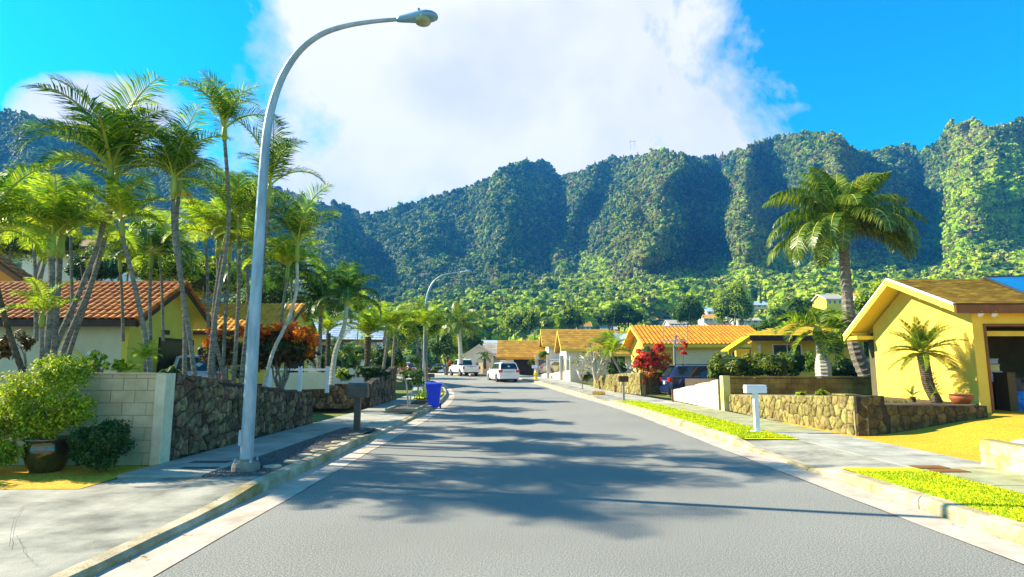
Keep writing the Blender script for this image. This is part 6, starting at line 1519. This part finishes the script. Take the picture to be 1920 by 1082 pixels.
def gn_forest(name, kind, pts, srcs, label=None):
    me = bpy.data.meshes.new(name); me.from_pydata([tuple(p[0]) for p in pts], [], [])
    for an, ty, k in (('siz', 'FLOAT', 1), ('rot', 'FLOAT', 2), ('var', 'INT', 3)):
        at = me.attributes.new(an, ty, 'POINT'); at.data.foreach_set('value', [p[k] for p in pts])
    o = bpy.data.objects.new(name, me); col.objects.link(o); o['kind'] = 'stuff'
    g = bpy.data.node_groups.new(name, 'GeometryNodeTree'); g.interface.new_socket('Geometry', in_out='INPUT', socket_type='NodeSocketGeometry'); g.interface.new_socket('Geometry', in_out='OUTPUT', socket_type='NodeSocketGeometry')
    gi = g.nodes.new('NodeGroupInput'); go = g.nodes.new('NodeGroupOutput'); jn = g.nodes.new('GeometryNodeJoinGeometry')
    def attr(nm, ty):
        a = g.nodes.new('GeometryNodeInputNamedAttribute'); a.data_type = ty; a.inputs[0].default_value = nm; return a.outputs[0]
    for k, s in enumerate(srcs):
        ip = g.nodes.new('GeometryNodeInstanceOnPoints'); oi = g.nodes.new('GeometryNodeObjectInfo'); oi.inputs['Object'].default_value = s; oi.inputs['As Instance'].default_value = True
        cmpn = g.nodes.new('FunctionNodeCompare'); cmpn.data_type = 'INT'; cmpn.operation = 'EQUAL'; g.links.new(attr('var', 'INT'), cmpn.inputs[2]); cmpn.inputs[3].default_value = k
        cb = g.nodes.new('ShaderNodeCombineXYZ'); g.links.new(attr('rot', 'FLOAT'), cb.inputs[2]); g.links.new(gi.outputs[0], ip.inputs['Points']); g.links.new(cmpn.outputs[0], ip.inputs['Selection'])
        g.links.new(oi.outputs['Geometry'], ip.inputs['Instance']); g.links.new(cb.outputs[0], ip.inputs['Rotation']); g.links.new(attr('siz', 'FLOAT'), ip.inputs['Scale']); g.links.new(ip.outputs[0], jn.inputs[0])
    g.links.new(jn.outputs[0], go.inputs[0]); md = o.modifiers.new('scatter', 'NODES'); md.node_group = g
    return o
srcs = {}
for kd, sd in (('dark', 1), ('grey', 2), ('bright', 3), ('olive', 4), ('rust', 5)):
    srcs[kd] = [crown_mesh('crown_'+kd, FMT[kd], sd*10+q, tall=(.95, 1.25, .8)[q], arms=(5, 7, 9)[q]) for q in range(3)]
    srcs[kd].append(crown_mesh('crown_'+kd, FMT[kd], sd*10+7, tall=1.7, n=260, ls=.26, spire=True))
HB = [(1082,1108,600,622,190),(1128,1156,609,620,200),(1222,1232,590,602,230),(1255,1290,598,612,205),(1326,1352,575,588,240),(1320,1346,588,603,215),(1362,1394,580,594,235),(1410,1440,563,575,270),(1384,1426,594,606,210),(1332,1376,605,617,170),(1550,1582,550,572,150),(1606,1640,548,564,170),(1262,1282,584,595,260)]
def hides(p, sz):
    if p.y > 290: return False
    u = 960+F*p.x/p.y; hw_ = F*sz*.55/p.y; vt = 692-F*(p.z+sz-H)/p.y; vb = 692-F*(p.z-H)/p.y
    for a, c, v0, v1, Yh in HB:
        if p.y < Yh+12 and a-hw_ < u < c+hw_ and vt < v1-2 and vb > v0-3: return True
    return False
pts = {k: [] for k in srcs}; rf = random.Random(21)
n_tree = 0
VB = [(0,590),(500,620),(640,600),(760,570),(900,550),(1000,515),(1100,480),(1230,505),(1330,465),(1480,425),(1600,435),(1750,410),(1790,330),(1830,230),(1920,230)]  # brighter leaf colour takes over below here, standing in for sunlit slopes
YEL = lambda u, t: sm_((u-1650)/220)*.75
for k in range(62000):
    u = rf.uniform(-260, 2180); t = rf.random()**.92
    p = hillpoint(u, t); Yd = p.y
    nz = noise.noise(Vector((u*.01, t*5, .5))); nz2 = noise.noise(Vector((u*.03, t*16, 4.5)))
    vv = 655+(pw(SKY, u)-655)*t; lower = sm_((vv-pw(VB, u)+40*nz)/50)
    ridge = sm_(-spur(u, t)/90)  # spurs take more pale trees: sunlit ridges put partly into leaf colour
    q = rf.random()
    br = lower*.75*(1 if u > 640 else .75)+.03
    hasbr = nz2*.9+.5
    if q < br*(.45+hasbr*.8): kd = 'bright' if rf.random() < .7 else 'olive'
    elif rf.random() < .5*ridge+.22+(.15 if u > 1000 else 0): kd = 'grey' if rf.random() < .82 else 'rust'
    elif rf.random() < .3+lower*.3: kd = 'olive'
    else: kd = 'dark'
    base = (3.6+Yd*.0052)*(1+.8*lower*(1-.8*sm_((t-.25)/.2)))
    sz = base*rf.uniform(.55, 1.45)*(.92 if kd == 'grey' else 1)
    spire = rf.random() < (.12 if kd in ('grey', 'dark') else .04)*(1-lower*.7)
    if u < -100 or u > 2000: sz *= 1.3
    if hides(p, sz): continue
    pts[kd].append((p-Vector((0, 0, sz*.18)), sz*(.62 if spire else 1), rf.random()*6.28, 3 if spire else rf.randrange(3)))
# valley floor trees between the houses and the slope
for k in range(900):
    u = rf.uniform(-300, 2200); Yd = rf.uniform(112, 205); a = (u-960)/F; x = a*Yd
    if abs(x+Yd*.3) < 4 and Yd < 130: continue
    sz = rf.uniform(5, 9.5); z = gz(Yd)+max(0, (Yd-150))*.035
    kd = rf.choice(('bright', 'bright', 'olive', 'olive', 'dark', 'grey', 'rust') if u > 1000 else ('bright', 'olive', 'olive', 'dark', 'grey'))
    if hides(Vector((x, Yd, z)), sz): continue
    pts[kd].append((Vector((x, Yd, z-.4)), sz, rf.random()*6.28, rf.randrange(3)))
NAMES = {'dark': 'dark_green_forest', 'grey': 'ironwood_forest', 'bright': 'sunlit_tone_forest', 'olive': 'olive_forest', 'rust': 'rust_tinged_forest'}
for kd in srcs: gn_forest(NAMES[kd], kd, pts[kd], srcs[kd])

# ---------------------------------------------------------------- air
m = bpy.data.materials.new('haze'); m.use_nodes = True; t = m.node_tree; t.nodes.clear(); o_ = t.nodes.new('ShaderNodeOutputMaterial'); pv = t.nodes.new('ShaderNodeVolumePrincipled')
pv.inputs['Color'].default_value = (.06, .38, 1, 1); pv.inputs['Density'].default_value = .00028; pv.inputs['Anisotropy'].default_value = .1
t.links.new(pv.outputs[0], o_.inputs['Volume'])
b = MB(); b.box(-1900, -70, -3, 1900, 1750, 400); o_ = b.build('haze', m, kind='stuff')
